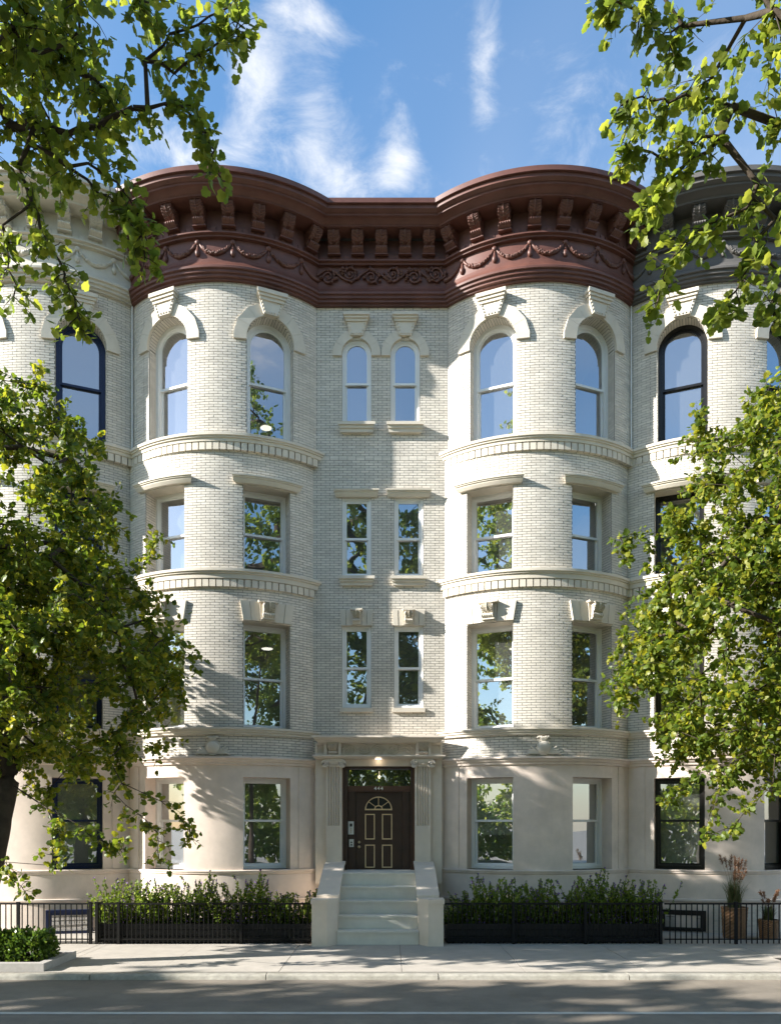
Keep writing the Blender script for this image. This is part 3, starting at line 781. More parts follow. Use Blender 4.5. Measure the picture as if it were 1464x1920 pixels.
# ---- entrance surround
PY = -.16
def portico():
    s = MB(); x0, x1 = -1.50, 1.03
    # jamb walls either side of the door and over it
    s.box(x0, -.962, PY, .03, .9, 3.25); s.box(.486, x1, PY, .03, .9, 3.25); s.box(x0, x1, PY, .03, 3.252, 3.40)
    d = s.build('door_surround', 'portico_stone', house)
    def run(prof, a, b, nm):
        o0 = max(o for o, z in prof)
        pc = lambda o: [(a+(o0-max(o, .1))*.8, -o), (b-(o0-max(o, .1))*.8, -o)]
        return sweep([pc], prof).build(nm, 'portico_stone', d)
    run([(-.02, 3.86), (.46, 3.835), (.46, 3.80), (.43, 3.795), (.42, 3.77), (.37, 3.745), (.35, 3.72), (.33, 3.715), (.33, 3.70), (.1, 3.70)], -1.545, 1.085, 'entablature_cornice')
    run([(.1, 3.47), (.36, 3.462), (.36, 3.435), (.30, 3.40), (.28, 3.388), (.1, 3.388)], -1.55, 1.09, 'entablature_shelf')
    f = MB(); f.box(-1.50, 1.03, -.20, .03, 3.402, 3.72)
    xs = [(X(616, -.3)-.09, X(632, -.3)+.08), (X(787, -.3)-.08, X(800, -.3)+.09)]
    fr = f.build('frieze', 'portico_stone', d)
    for a, b in xs:
        g = MB(); g.box(a, a+.06, -.30, -.19, 3.46, 3.70); g.box(b-.06, b, -.30, -.19, 3.46, 3.70); g.box(a, b, -.225, -.19, 3.46, 3.70); g.build('bracket_panel', 'portico_stone', d)
        inst('scroll', console('portico_stone', .165, .215, .13), d, Matrix.Translation(((a+b)/2, -.224, 3.69)))
    inst('carved_relief', rinceau(X(641, -.2), X(778, -.2), 3.47, 3.695, -.206, 5, .0125, 'portico_stone', 6), d)
    e = MB(); e.box(-1.50, xs[0][0], -.26, -.19, 3.47, 3.50); e.box(-1.50, xs[0][0], -.26, -.19, 3.67, 3.70); e.box(-1.50, -1.46, -.26, -.19, 3.50, 3.67)
    e.box(xs[1][1], 1.03, -.26, -.19, 3.47, 3.50); e.box(xs[1][1], 1.03, -.26, -.19, 3.67, 3.70); e.box(.99, 1.03, -.26, -.19, 3.50, 3.67); e.build('side_panel', 'portico_stone', d)
    # fluted pilasters
    for a, b in ((X(611.5, PY-.08), X(640.5, PY-.08)), (X(777.5, PY-.08), X(807.5, PY-.08))):
        p = MB(); zt, zb, zf = 3.235, 1.0, 2.06; yf = PY-.09
        n = 5; w = b-a; ed = w*.10; fw = (w-2*ed)/n
        prof = [(a, PY)]+[(a, yf), (a+ed, yf)]
        for i in range(n):
            c = a+ed+fw*(i+.5)
            prof += [(c-fw*.36, yf)]+[(c-fw*.36*cos(pi*k/6), yf+.038*sin(pi*k/6)) for k in range(1, 6)]+[(c+fw*.36, yf)]
        prof += [(b-ed, yf), (b, yf), (b, PY)]
        p.grid([[(x, y, z) for x, y in prof] for z in (zf, zt)], False)
        p.box(a, b, yf, PY, zb, zf)
        pl = p.build('pilaster', 'portico_stone', d)
        c = MB(); c.box(a-.05, b+.05, yf-.05, PY, 3.325, 3.386); c.box(a-.005, b+.005, yf-.015, PY, 3.235, 3.325)
        c.grid([[(x, yf-.03+.012*cos((x-a)/w*2*pi), 3.325-.045*sin(pi*(x-a)/w)*q) for x in np.linspace(a-.02, b+.02, 12)] for q in (1, 0)], True)
        for sx, cx in ((-1, a-.01), (1, b+.01)):
            r0 = .078
            pts = [(cx+sx*r0*(1-k/34)*sin(k*.5), yf-.058, 3.285+r0*(1-k/34)*cos(k*.5)) for k in range(29)]
            c.tube(pts, [.019-.0003*k for k in range(29)], 6)
            c.lathe([(.001, -.05), (.066, -.05), (.072, -.03), (.072, .05)], n=16)
            nv = len(c.v); 
            blk = 16*4
            for i in range(nv-blk, nv):               # lay the disc into the wall plane
                x, y, z = c.v[i]; c.v[i] = (cx+x, yf-.02+z*.6, 3.285+y)
            c.ell((cx, yf-.06, 3.285), (.016, .016, .016), 8, 5)
        c.build('capital', 'portico_stone', pl)
    # lamp under the shelf
    l = MB(); l.lathe([(.001, -.010), (.06, -.010), (.07, 0)], n=18); l.build('downlight', 'lamp_on', d, Matrix.Translation((-.24, -.27, 3.386)))
    pl = bpy.data.lights.new('downlight_glow', 'POINT'); pl.energy = .14; pl.color = (1, .82, .55); pl.shadow_soft_size = .04
    po = bpy.data.objects.new('downlight_glow', pl); link(po, d, Matrix.Translation((-.24, -.25, 3.35)))
portico()
def front_door():
    yj = .05
    j = MB()                                        # lining of the opening
    j.box(-.962, -.865, -.10, .10, 1.0, 3.248); j.box(.405, .486, -.10, .10, 1.0, 3.248); j.box(-.865, .405, -.10, .10, 3.205, 3.248)
    d = j.build('door_frame', 'door_wood', house)
    t = MB(); t.box(-.96, -.945, -.125, -.1, 1.0, 3.2); t.box(.452, .484, -.125, -.10, 1.0, 3.2); t.build('jamb_moulding', 'jamb_wood', d)
    g = MB(); g.quad((-.86, .065, 2.86), (.40, .065, 2.86), (.40, .065, 3.21), (-.86, .065, 3.21)); g.build('transom_pane', 'glass', d)
    b = MB(); b.box(-.865, .405, .0, .10, 2.765, 2.865); b.box(-.865, .405, -.02, .10, 2.75, 2.775); b.build('transom_bar', 'jamb_wood', d)
    fn = bpy.data.curves.new('house_number', 'FONT'); fn.body = '444'; fn.size = .098; fn.align_x = 'CENTER'; fn.extrude = .006; fn.space_character = 1.35; fn.offset = .0015
    fn.materials.append(MATS['numeral'])
    tmp = bpy.data.objects.new('numerals', fn); COL.objects.link(tmp); nm = bpy.data.meshes.new_from_object(tmp); bpy.data.objects.remove(tmp)
    fo = bpy.data.objects.new('house_number', nm); link(fo, d, Matrix.Translation((-.24, -.008, 2.783)) @ Matrix.Rotation(pi/2, 4, 'X'))
    for pieces in (((-.865, -.716, .02), (-.716, -.70, .045)), ((.250, .405, .02), (.235, .25, .045))):
        s = MB()
        for a, b_, y0 in pieces: s.box(a, b_, y0, .10, 1.0, 2.75)
        s.build('door_side_panel', 'door_wood', d)
    lf = MB(); lf.box(-.70, .235, .075, .12, 1.0, 2.748); leaf = lf.build('door', 'door_wood', house)
    lf = leaf
    for x0, x1 in ((X(684.2, .06), X(702.8, .06)), (X(716, .06), X(735.2, .06))):
        for z0, z1 in ((1.205, 1.675), (1.78, 2.30)):
            p = MB(); o_ = [(x0, z0), (x1, z0), (x1, z1), (x0, z1)]; w = .022
            i_ = [(x0+w, z0+w), (x1-w, z0+w), (x1-w, z1-w), (x0+w, z1-w)]
            ring(p, o_, i_, .052, .08); p.build('panel_moulding', 'door_trim', lf)
            q = MB(); q.box(x0+.045, x1-.045, .062, .08, z0+.045, z1-.045); q.build('door_panel', 'door_wood', lf)
    fx, fz, fr = X(709.6, .06), 2.375, .278
    f = MB(); n = 24
    A = [(fx+fr*cos(pi*k/n), fz+fr*sin(pi*k/n)) for k in range(n+1)]; B = [(fx+(fr-.028)*cos(pi*k/n), fz+.028+(fr-.05)*sin(pi*k/n)) for k in range(n+1)]
    ring(f, A, B, .05, .08)
    a2 = [(fx+.085*cos(pi*k/n), fz+.028+.075*sin(pi*k/n)) for k in range(n+1)]; b2 = [(fx+.062*cos(pi*k/n), fz+.03+.05*sin(pi*k/n)) for k in range(n+1)]
    ring(f, a2, b2, .055, .08)
    for a in (40, 90, 140):
        a = radians(a); f.tube([(fx+.08*cos(a), .066, fz+.028+.07*sin(a)), (fx+(fr-.02)*cos(a), .066, fz+.01+(fr-.03)*sin(a))], .009, 6)
    f.build('fanlight_frame', 'door_trim', lf)
    gp = MB(); gp.add([(x, .0735, z) for x, z in B], [tuple(range(len(B)))]); gp.build('fanlight_pane', 'dark_plastic', lf)
    k = MB(); k.lathe([(.001, .0), (.030, .0), (.032, .01), (.014, .018), (.012, .04), (.030, .05), (.034, .065), (.024, .08), (.001, .084)], n=16)
    k.build('door_knob', 'brass', lf, Matrix.Translation((X(673.3, .06), .078, 1.63)) @ Matrix.Rotation(pi/2, 4, 'X'))
    k = MB(); k.lathe([(.001, .0), (.030, .0), (.028, .012), (.012, .016), (.001, .02)], n=14); k.box(-.004, .004, -.02, .02, .014, .03)
    k.build('deadbolt', 'brass', lf, Matrix.Translation((X(673.3, .06), .078, 1.725)) @ Matrix.Rotation(pi/2, 4, 'X'))
    # entry phones
    ip = MB(); x0, x1 = X(652.8, 0), X(663.3, 0); z0, z1 = Z(1564.5, 0), Z(1540, 0); ip.box(x0, x1, -.02, .02, z0, z1)
    o = ip.build('intercom', 'white_plastic', d)
    s = MB(); s.box(x0+.035, x1-.03, -.026, -.02, z1-.105, z1-.045); s.build('screen', 'dark_plastic', o)
    for q in range(3):
        s = MB(); s.lathe([(.001, .0), (.012, .0), (.012, .006), (.001, .008)], n=10); s.build('button', 'brass', o, Matrix.Translation(((x0+x1)/2, -.021, z0+.045+.035*q)) @ Matrix.Rotation(pi/2, 4, 'X'))
    ip = MB(); x0, x1 = X(654.7, 0), X(663.2, 0); z0, z1 = Z(1588, 0), Z(1573.5, 0); ip.box(x0, x1, -.015, .02, z0, z1); o = ip.build('door_bell_panel', 'white_plastic', d)
    for q in range(2):
        s = MB(); s.box(x0+.03, x1-.03, -.022, -.015, z0+.03+.05*q, z0+.055+.05*q); s.build('button', 'dark_plastic', o)
    # vestibule behind the transom
    v = MB(); v.quad((-.9, 1.6, 1), (.45, 1.6, 1), (.45, 1.6, 3.5), (-.9, 1.6, 3.5)); v.quad((-.9, .11, 3.3), (-.9, 1.6, 3.3), (.45, 1.6, 3.3), (.45, .11, 3.3)); v.build('vestibule', 'door_wood', d)
    pb = MB(); pb.tube([(0, 0, .12), (0, 0, .03)], .005, 6); pb.ell((0, 0, 0), (.03, .03, .04), 10, 6); pb.build('pendant_bulb', 'bulb', d, Matrix.Translation((-.235, .5, 3.08)))
front_door()
finish(house, bricks, mortar, stonew)

# ---- the neighbours
def neighbour(name, loc, label, xc, lend, rend, frame, m, blinds, seed, basement):
    global ARCHB, SOFF
    h = new_house(name, loc, label); ARCHB, SOFF = MB(), MB(); br, mo, st = [], MB(), MB()
    b, b4 = Bay(xc, lend, rend), Bay(xc+SHIFT4, lend, rend)
    build_bay(h, b, b4, frame, br, mo, st, blinds, seed)
    xs = (xc-HALF-2.6, xc-HALF) if lend == 'recess' else (xc+HALF, xc+HALF+2.6)
    fl = Flat(*xs); wall(mo, fl, *xs, 3.3, 12.7, [], -.009); lay(br, fl, *xs, 3.4, 12.58, [], .177, 0, seed+5); wall(st, fl, *xs, -.05, 3.4, [], 0)
    rooms(h, xc, 1.5, -.25, ())
    x0, x1 = min(xs[0], xc-HALF), max(xs[1], xc+HALF)
    r = MB(); r.quad((x0, -.2, 13.8), (x1, -.2, 13.8), (x1, 10, 13.8), (x0, 10, 13.8)); xe = xs[0] if lend == 'recess' else xs[1]
    r.quad((xe, 0, 0), (xe, 10, 0), (xe, 10, 13.8), (xe, 0, 13.8)); r.quad((x0, 10, 0), (x1, 10, 0), (x1, 10, 13.8), (x0, 10, 13.8)); r.build('roof', 'roofing', h)
    if lend == 'recess': fp = lambda o: [(xs[0], -o), b4.pt(b4.ends(o)[0], o)]
    else: fp = lambda o: [b4.pt(b4.ends(o)[1], o), (xs[1], -o)]
    c = cornice(h, [arc_piece(b4), fp], m); cornice_bay(c, b4, m)
    basement(h, b)
    finish(h, br, mo, st)
    return h
def basement_left(h, b):
    t = radians(12); M = bay_matrix(b, t, .0, -.16) ; window(h, Matrix.Translation((-6.13, -.90, -.02)) @ Matrix.Rotation(t, 4, 'Z'), .84, .47, 0, 'navy_paint', split=.03, casing=.05)
def basement_right(h, b):
    window(h, Matrix.Translation((5.66, -.66, .02)) @ Matrix.Rotation(-radians(20), 4, 'Z'), .84, .40, 0, 'black_paint', split=.03, casing=.05)
    arr = []; lay(arr, b, -radians(10), radians(14), .0, .52, [], .16, .056, 77); me = brickmesh(arr, 'brickwork')
    o = inst('brickwork', me, h); o['kind'] = 'stuff'
NL = neighbour('row_house', (XL-2*HALF, 0, 0), 'pale brick house with cream cornice and navy blue windows behind the left street tree', XL-2*HALF, 'recess', 'party', 'navy_paint', 'cream', {(1, 1): .97}, 101, basement_left)
NR = neighbour('row_house', (XR+2*HALF, 0, 0), 'pale brick house with dark grey cornice and black windows behind the right street tree', XR+2*HALF, 'party', 'recess', 'black_paint', 'grey', {(1, -1): .97}, 201, basement_right)

# ================================================================== STOOP
st = thing('stoop', (-.22, -1.8, 0), 'pale stone front stoop of five steps rising to the brown door between splayed piers', 'steps')
for i in range(5):
    z1 = .234*(i+1); y0 = -2.3+.3*i
    b = MB(); b.box(-.925, .487, y0, y0+.32 if i < 4 else .02, z1-.234+(.0 if i == 0 else .002), z1-.035); b.box(-.925, .487, y0-.022, y0+.32 if i < 4 else .02, z1-.034, z1)
    b.build('step', 'step', st)
for sg in (-1, 1):
    c = -.219
    xi = .704; P = MB()
    q = lambda x: c+sg*x
    # pier with a chamfered inner face
    plan = [(xi, -2.28), (xi+.155, -2.52), (1.12, -2.52), (1.12, -2.14), (xi, -2.14)]
    plan = [(q(x), y) for x, y in plan]
    if sg < 0: plan = plan[::-1]
    P.prism(plan, lambda p, d: (p[0], p[1], d), 0, .72); pier = P.build('pier', 'portico_stone', st)
    K = MB(); cx = sum(p[0] for p in plan)/5; cy = sum(p[1] for p in plan)/5
    cap = [(cx+(x-cx)*1.07, cy+(y-cy)*1.08) for x, y in plan]; K.prism(cap, lambda p, d: (p[0], p[1], d), .722, .80); K.build('pier_cap', 'portico_stone', pier)
    W = MB(); prof = [(-2.139, 0), (-.15, 0), (-.15, 1.30), (-.70, 1.245), (-2.139, .80)]
    W.prism(prof, lambda p, d: (d, p[0], p[1]), q(xi-.002), q(1.045)); W.build('cheek_wall', 'portico_stone', st)
    W = MB(); prof = [(-2.18, .802), (-.69, 1.247), (-.14, 1.302), (-.14, 1.352), (-.70, 1.292), (-2.18, .845)]
    W.prism(prof, lambda p, d: (d, p[0], p[1]), q(xi-.025), q(1.07)); W.build('coping', 'portico_stone', st)

# ================================================================== GROUND
g = MB(); g.quad((-400, -400, -.17), (400, -400, -.17), (400, 400, -.17), (-400, 400, -.17)); tag(g.build('ground', 'earth'), kind='structure')
road = MB(); road.quad((-80, -13.2, -.075), (80, -13.2, -.075), (80, -5.0, -.075), (-80, -5.0, -.075)); tag(road.build('road', 'asphalt'), kind='structure')
ln = MB(); ln.quad((-80, -6.97, -.071), (80, -6.97, -.071), (80, -6.865, -.071), (-80, -6.865, -.071)); tag(ln.build('road_marking', 'line_paint'), kind='structure')
sw = bpy.data.objects.new('sidewalk', None); link(sw); tag(sw, kind='structure')
PITX0, PITX1, PITY0, PITY1 = -8.4, -4.88, -4.78, -3.68
RPX0, RPX1 = 5.95, 7.6
def slab(x0, x1, y0, y1):
    g_ = .004
    b = MB(); b.box(x0+g_, x1-g_, y0+g_, y1-g_, -.12, random.uniform(-.0015, .0015)); b.build('paving_slab', 'sidewalk', sw)
random.seed(3)
for i in range(-9, 10):
    x0 = -1.57+1.73*i; x1 = x0+1.73
    def strips(x0, x1, holes):
        xs = sorted({x0, x1, *[h for hole in holes for h in hole if x0 < h < x1]})
        for a, b in zip(xs, xs[1:]):
            inh = any(h0 <= (a+b)/2 <= h1 for h0, h1 in holes)
            if inh: slab(a, b, PITY1+.06, -2.2); 
            else: slab(a, b, -4.80, -2.2)
    strips(x0, x1, [(PITX0-.05, PITX1), (RPX0, RPX1)])
base = MB(); base.quad((-18, -4.85, -.012), (20, -4.85, -.012), (20, -2.2, -.012), (-18, -2.2, -.012)); base.build('slab_bed', 'mortar', sw)
ar = MB(); ar.box(-18, 20, -2.196, .5, -.12, -.004); tag(ar.build('areaway_pavement', 'sidewalk'), kind='structure')
cu = bpy.data.objects.new('curb', None); link(cu); tag(cu, kind='structure')
cj = [-14.2, -11.7, -9.15, -6.6, -4.15, -1.72, .66, 3.29, 5.75, 8.2, 10.7, 13.2, 15.7]
for a, b in zip(cj, cj[1:]):
    mb = MB(); x0, x1 = a+.006, b-.006
    prof = [(-4.805, -.2), (-4.805, -.003), (-4.95, -.002), (-4.985, -.010), (-5.003, -.028), (-5.012, -.2)]
    nseg = 10; rnd = random.Random(int(a*10)+500)
    rows = []
    for i in range(nseg+1):
        x = x0+(x1-x0)*i/nseg; j = rnd.uniform(-.006, .006); k = rnd.uniform(-.004, .003)
        rows.append([(x, y+(j if y < -4.9 else 0), z+(k if -.1 < z and y < -4.9 else 0)) for y, z in prof])
    mb.grid(rows[::-1], True)
    for r_ in (rows[0], rows[-1]): mb.add(r_, [tuple(range(len(r_)))])
    o = mb.build('curb_stone', 'curb', cu)
far = MB(); far.box(-80, 80, -18.5, -13.3, -.14, -.0); tag(far.build('far_sidewalk', 'sidewalk'), kind='structure')
# granite edging of the left tree pit with soil in it
te = thing('tree_pit_edging', (-6.6, -4.2, 0), 'low grey granite edging round the boxwood bed at the curb', 'edging')
for nm, a in (('edging_stone', (PITX0, PITX1, PITY0, PITY0+.13)), ('edging_stone', (PITX1-.12, PITX1, PITY0+.133, PITY1+.04)), ('edging_stone', (PITX0, PITX1-.123, PITY1-.08, PITY1+.04))):
    b = MB(); b.box(a[0], a[1], a[2], a[3], -.10, .112); b.build(nm, 'granite', te)
b = MB(); b.quad((PITX0, PITY0+.13, .05), (PITX1-.12, PITY0+.13, .05), (PITX1-.12, PITY1-.08, .05), (PITX0, PITY1-.08, .05)); b.build('soil', 'soil', te)
b = MB(); b.quad((RPX0, -4.8, -.008), (RPX1, -4.8, -.008), (RPX1, PITY1+.06, -.008), (RPX0, PITY1+.06, -.008)); tag(b.build('tree_pit_soil', 'soil'), kind='structure')

# ================================================================== FENCES
FY = -2.23
BARS = {}
def fence(p0, p1, label, m, pitch, posts, h=.715, group=None):
    p0, p1 = Vector(p0), Vector(p1); d = p1-p0; L = d.length; a = math.atan2(d.y, d.x)
    f = thing('iron_fence', ((p0.x+p1.x)/2, (p0.y+p1.y)/2, 0), label, 'fence', group)
    T = Matrix.Translation((p0.x, p0.y, 0)) @ Matrix.Rotation(a, 4, 'Z')
    r = MB(); r.box(0, L, -.016, .016, h-.028, h); r.build('top_rail', m, f, T)
    r = MB(); r.box(0, L, -.012, .012, .075, .095); r.build('bottom_rail', m, f, T)
    if (m, h) not in BARS:
        b = MB(); b.box(-.008, .008, -.008, .008, .01, h-.029); q = MB(); q.box(-.024, .024, -.024, .024, 0, h+.004); q.box(-.028, .028, -.028, .028, h+.004, h+.018)
        BARS[(m, h)] = (b.mesh('bar', m), q.mesh('post', m))
    n = int(L/pitch)
    for i in range(1, n):
        x = L*i/n
        if any(abs(x-p) < .03 for p in posts): continue
        inst('bar', BARS[(m, h)][0], f, T @ Matrix.Translation((x, 0, 0)))
    for p in posts: inst('post', BARS[(m, h)][1], f, T @ Matrix.Translation((p, 0, 0)))
xl = X(180, FY); xr = X(1240, FY)
fence((-9.8, FY), (xl-.045, FY), 'black iron fence in front of the cream corniced house on the left', 'iron_grey', .093, [.03, 1.6, 9.8+X(35, FY), 9.8+xl-.09])
fence((xl, FY), (-1.36, FY), 'black iron fence with shrubs behind it, left of the stoop', 'iron_grey', .078, [.02, X(223, FY)-xl, X(452, FY)-xl])
fence((.93, FY), (xr, FY), 'black iron fence with shrubs behind it, right of the stoop', 'iron', .078, [1.2, 2.45, xr-.95])
fence((xr+.045, FY), (9.4, FY), 'black iron fence in front of the woven planters on the right', 'iron', .093, [X(1379, FY)-xr-.045, 3.2, 4.5])
fence((xl, FY+.04), (xl, -.45), 'short iron side fence at the far left end of the left black planter', 'iron_grey', .093, [1.7])
fence((xr, FY+.04), (xr, -.45), 'short iron side fence at the far right end of the right black planter', 'iron', .093, [1.7])

# ================================================================== FOLIAGE
def nrm(a): return a/np.maximum(np.linalg.norm(a, axis=-1, keepdims=True), 1e-9)
half = np.array([(.30, -.09), (.52, .26), (.36, .46), (.38, .72)])
LV = np.array([(0, 0, 0)]+[(x, y, -.10*x) for x, y in half]+[(0, 1.0, -.06)]+[(-x, y, -.10*x) for x, y in half[::-1]]+[(0, .36, .05)])
NB = len(LV)-1; LF = np.array([(i, (i+1) % NB, NB) for i in range(NB)])
LV2 = np.array([(0, 0, 0), (.42, .35, -.07), (.25, .8, -.05), (0, 1, -.03), (-.25, .8, -.05), (-.42, .35, -.07)]); LF2 = np.array([(0, 1, 2), (0, 2, 3), (0, 3, 4), (0, 4, 5)])
LV3 = np.array([(0, 0, 0), (.2, .4, -.03), (0, 1, -.1), (-.2, .4, -.03)]); LF3 = np.array([(0, 1, 2), (0, 2, 3)])
def leafarr(pos, d, n, s, V, Fc):
    d = nrm(d); side = nrm(np.cross(d, n)); n = np.cross(side, d)
    P = pos[:, None]+s[:, None, None]*(V[None, :, 0:1]*side[:, None]+V[None, :, 1:2]*d[:, None]+V[None, :, 2:3]*n[:, None])
    return P, (Fc[None]+np.arange(len(pos))[:, None, None]*len(V)).reshape(-1, 3)
def tubes(P0, P1, R0, R1, sides=5):
    P0, P1 = np.asarray(P0), np.asarray(P1); d = nrm(P1-P0); ref = np.where(np.abs(d[:, 2:3]) > .9, np.array([[1., 0, 0]]), np.array([[0, 0, 1.]]))
    a = nrm(np.cross(d, ref)); b = np.cross(d, a); an = np.arange(sides)*2*pi/sides
    c = a[:, None]*np.cos(an)[None, :, None]+b[:, None]*np.sin(an)[None, :, None]
    V = np.concatenate([P0[:, None]+c*np.asarray(R0)[:, None, None], P1[:, None]+c*np.asarray(R1)[:, None, None]], 1)
    q = np.array([(i, (i+1) % sides, sides+(i+1) % sides, sides+i) for i in range(sides)])
    return V.reshape(-1, 3), (q[None]+np.arange(len(P0))[:, None, None]*2*sides).reshape(-1, 4)
LEAFMESH = {}
def tree(name, label, trunk, r_trunk, ells, n_clusters, twigs, leaves, size, seed, strands=(), kind='fine', group=None, single=300, m='leaf', twl=(.3, .65), cat='tree', droop=.35, taper=.45, shell=.35):
    rng = np.random.default_rng(seed)
    t = thing(name, trunk[0], label, cat, group)
    # cluster targets
    vol = np.array([e[3]*e[4]*e[5] for e in ells]); pr = vol/vol.sum(); T = []
    while len(T) < n_clusters:
        e = ells[rng.choice(len(ells), p=pr)]; u = rng.normal(size=3); u /= np.linalg.norm(u); rr = rng.uniform(shell, 1)**(1/2.2)
        p = np.array(e[:3])+u*rr*np.array(e[3:])
        if T and min(np.linalg.norm(p-q) for q in T[-60:]) < .12: continue
        T.append(p)
    nodes = [np.array(p, float) for p in trunk]; par = [-1]+list(range(len(trunk)-1)); first = max(1, int(len(trunk)*.45))
    top = np.array(trunk[-1]); order = np.argsort([np.linalg.norm(p-top) for p in T]); tips = []
    for k in order:
        p = T[k]; A = np.array(nodes[first:]); dv = p-A; dist = np.linalg.norm(dv, axis=1)
        cost = dist+.35*np.maximum(0, A[:, 2]-p[2]); i = int(np.argmin(cost))+first; a = nodes[i]; L = dist[i-first]
        pd = nrm(nodes[i]-nodes[par[i]]) if par[i] >= 0 else np.array([0, 0, 1.])
        c = a+pd*L*.35+np.array([0, 0, .12*L]); ns = max(2, int(L/.28)); prev = i
        for s in range(1, ns+1):
            q = s/ns; b = (1-q)**2*a+2*q*(1-q)*c+q*q*p+rng.normal(size=3)*.02*(s < ns); nodes.append(b); par.append(prev); prev = len(nodes)-1
        tips.append(prev)
    for st_ in strands:
        A = np.array(nodes[first:]); i = int(np.argmin(np.linalg.norm(A-np.array(st_[0]), axis=1)))+first; prev = i
        for s in range(1, len(st_)):
            for q in (.33, .66, 1):
                b = np.array(st_[s-1])*(1-q)+np.array(st_[s])*q+rng.normal(size=3)*.015
                nodes.append(b); par.append(prev); prev = len(nodes)-1
                tips.append(-prev)
    n = len(nodes); cnt = np.zeros(n); 
    for i in tips: cnt[abs(i)] += 1 if i > 0 else .12
    for i in range(n-1, 0, -1):
        if par[i] >= 0: cnt[par[i]] += cnt[i]
    NA = np.array(nodes); tot = cnt[0]
    rad = np.maximum(.006, .85*r_trunk*(np.maximum(cnt, .1)/tot)**.52)
    # trunk mesh = trunk nodes as one smooth tube, limbs as the rest
    tn = len(trunk); tb = MB(); pts = []; rr = []
    for i in range(tn): pts.append(trunk[i]); rr.append(max(r_trunk*(1-taper*i/max(1, tn-1)), .02)*(1.35 if i == 0 else 1))
    fp, fr_ = [], []
    for i in range(tn-1):
        for s in range(6):
            q = s/6; fp.append(tuple(np.array(trunk[i])*(1-q)+np.array(trunk[i+1])*q)); fr_.append((rr[i]*(1-q)+rr[i+1]*q)*rng.uniform(.94, 1.06))
    fp.append(trunk[-1]); fr_.append(rr[-1]); tb.tube(fp, fr_, 12); tb.build('trunk', 'bark', t)
    idx = np.arange(tn, n); pi_ = np.array(par)[idx]
    r0 = np.minimum(rad[pi_], rad[idx]*1.35)
    Vb, Fb = tubes(NA[pi_], NA[idx], r0, rad[idx], 6); inst('branches', arrmesh('branches', Vb, Fb, 'bark', True), t)
    # twigs and leaves
    P0, P1, RA, RB, LP, LD, LN, LS = [], [], [], [], [], [], [], []
    for tip in tips:
        strand = tip < 0; i = abs(tip); p = NA[i]; e0 = nrm(p-NA[par[i]])
        for k in range(2 if strand else twigs):
            d = nrm(e0*.5+rng.normal(size=3)*.8+np.array([0, 0, -.1])); L = rng.uniform(*twl)*(.5 if strand else 1); q = p.copy(); ns = 4
            for s in range(ns):
                d = nrm(d+np.array([0, 0, -droop*.35])+rng.normal(size=3)*.16); q2 = q+d*L/ns
                P0.append(q); P1.append(q2); RA.append(.0055-.001*s); RB.append(.0045-.001*s)
                for _ in range(leaves if not strand else 2):
                    f = rng.uniform(); lp = q+(q2-q)*f
                    sd = rng.normal(size=3); ld_ = nrm(d*.5+sd*.9+np.array([0, 0, -.45])); st2 = rng.uniform(.02, .06)
                    LP.append(lp+ld_*st2); LD.append(ld_); LN.append(rng.normal(size=3)*.75+np.array([-.25, -.35, .75])); LS.append(size*rng.uniform(.6, 1.35))
                q = q2
    if len(P0): Vt, Ft = tubes(P0, P1, RA, RB, 3); o = inst('twigs', arrmesh('twigs', Vt, Ft, 'twig'), t); o['kind'] = 'stuff'
    LP, LD, LN, LS = map(np.array, (LP, LD, LN, LS))
    V, Fc = (LV, LF) if kind == 'fine' else (LV2, LF2)
    keep = np.ones(len(LP), bool)
    if single:
        depth = LP[:, 1]-CAMY; px = 732+F*LP[:, 0]/np.maximum(depth, .1); py = 1550-F*(LP[:, 2]-EYE)/np.maximum(depth, .1)
        vis = (depth > .5) & (px > 0) & (px < 1464) & (py > 0) & (py < 1920)
        sc = np.where(vis, LS/np.maximum(depth, .1), 0); ids = np.argsort(-sc)[:single]; ids = ids[sc[ids] > 0]; keep[ids] = False
        if m not in LEAFMESH:
            me = bpy.data.meshes.new('leaf'); me.from_pydata(V.tolist(), [], Fc.tolist()); me.materials.append(MATS[m]); LEAFMESH[m] = me
        dn = nrm(LD); sdv = nrm(np.cross(dn, LN)); nn = np.cross(sdv, dn)
        for i in ids:
            M = Matrix(((*[sdv[i][0]*LS[i], dn[i][0]*LS[i], nn[i][0]*LS[i]], LP[i][0]), (sdv[i][1]*LS[i], dn[i][1]*LS[i], nn[i][1]*LS[i], LP[i][1]), (sdv[i][2]*LS[i], dn[i][2]*LS[i], nn[i][2]*LS[i], LP[i][2]), (0, 0, 0, 1)))
            inst('leaf', LEAFMESH[m], t, M)
    Pv, Fv = leafarr(LP[keep], LD[keep], LN[keep], LS[keep], V, Fc)
    o = inst('foliage', arrmesh('foliage', Pv, Fv, m), t); o['kind'] = 'stuff'
    return t
def pxp(px, py, y): return (X(px, y), y, Z(py, y))
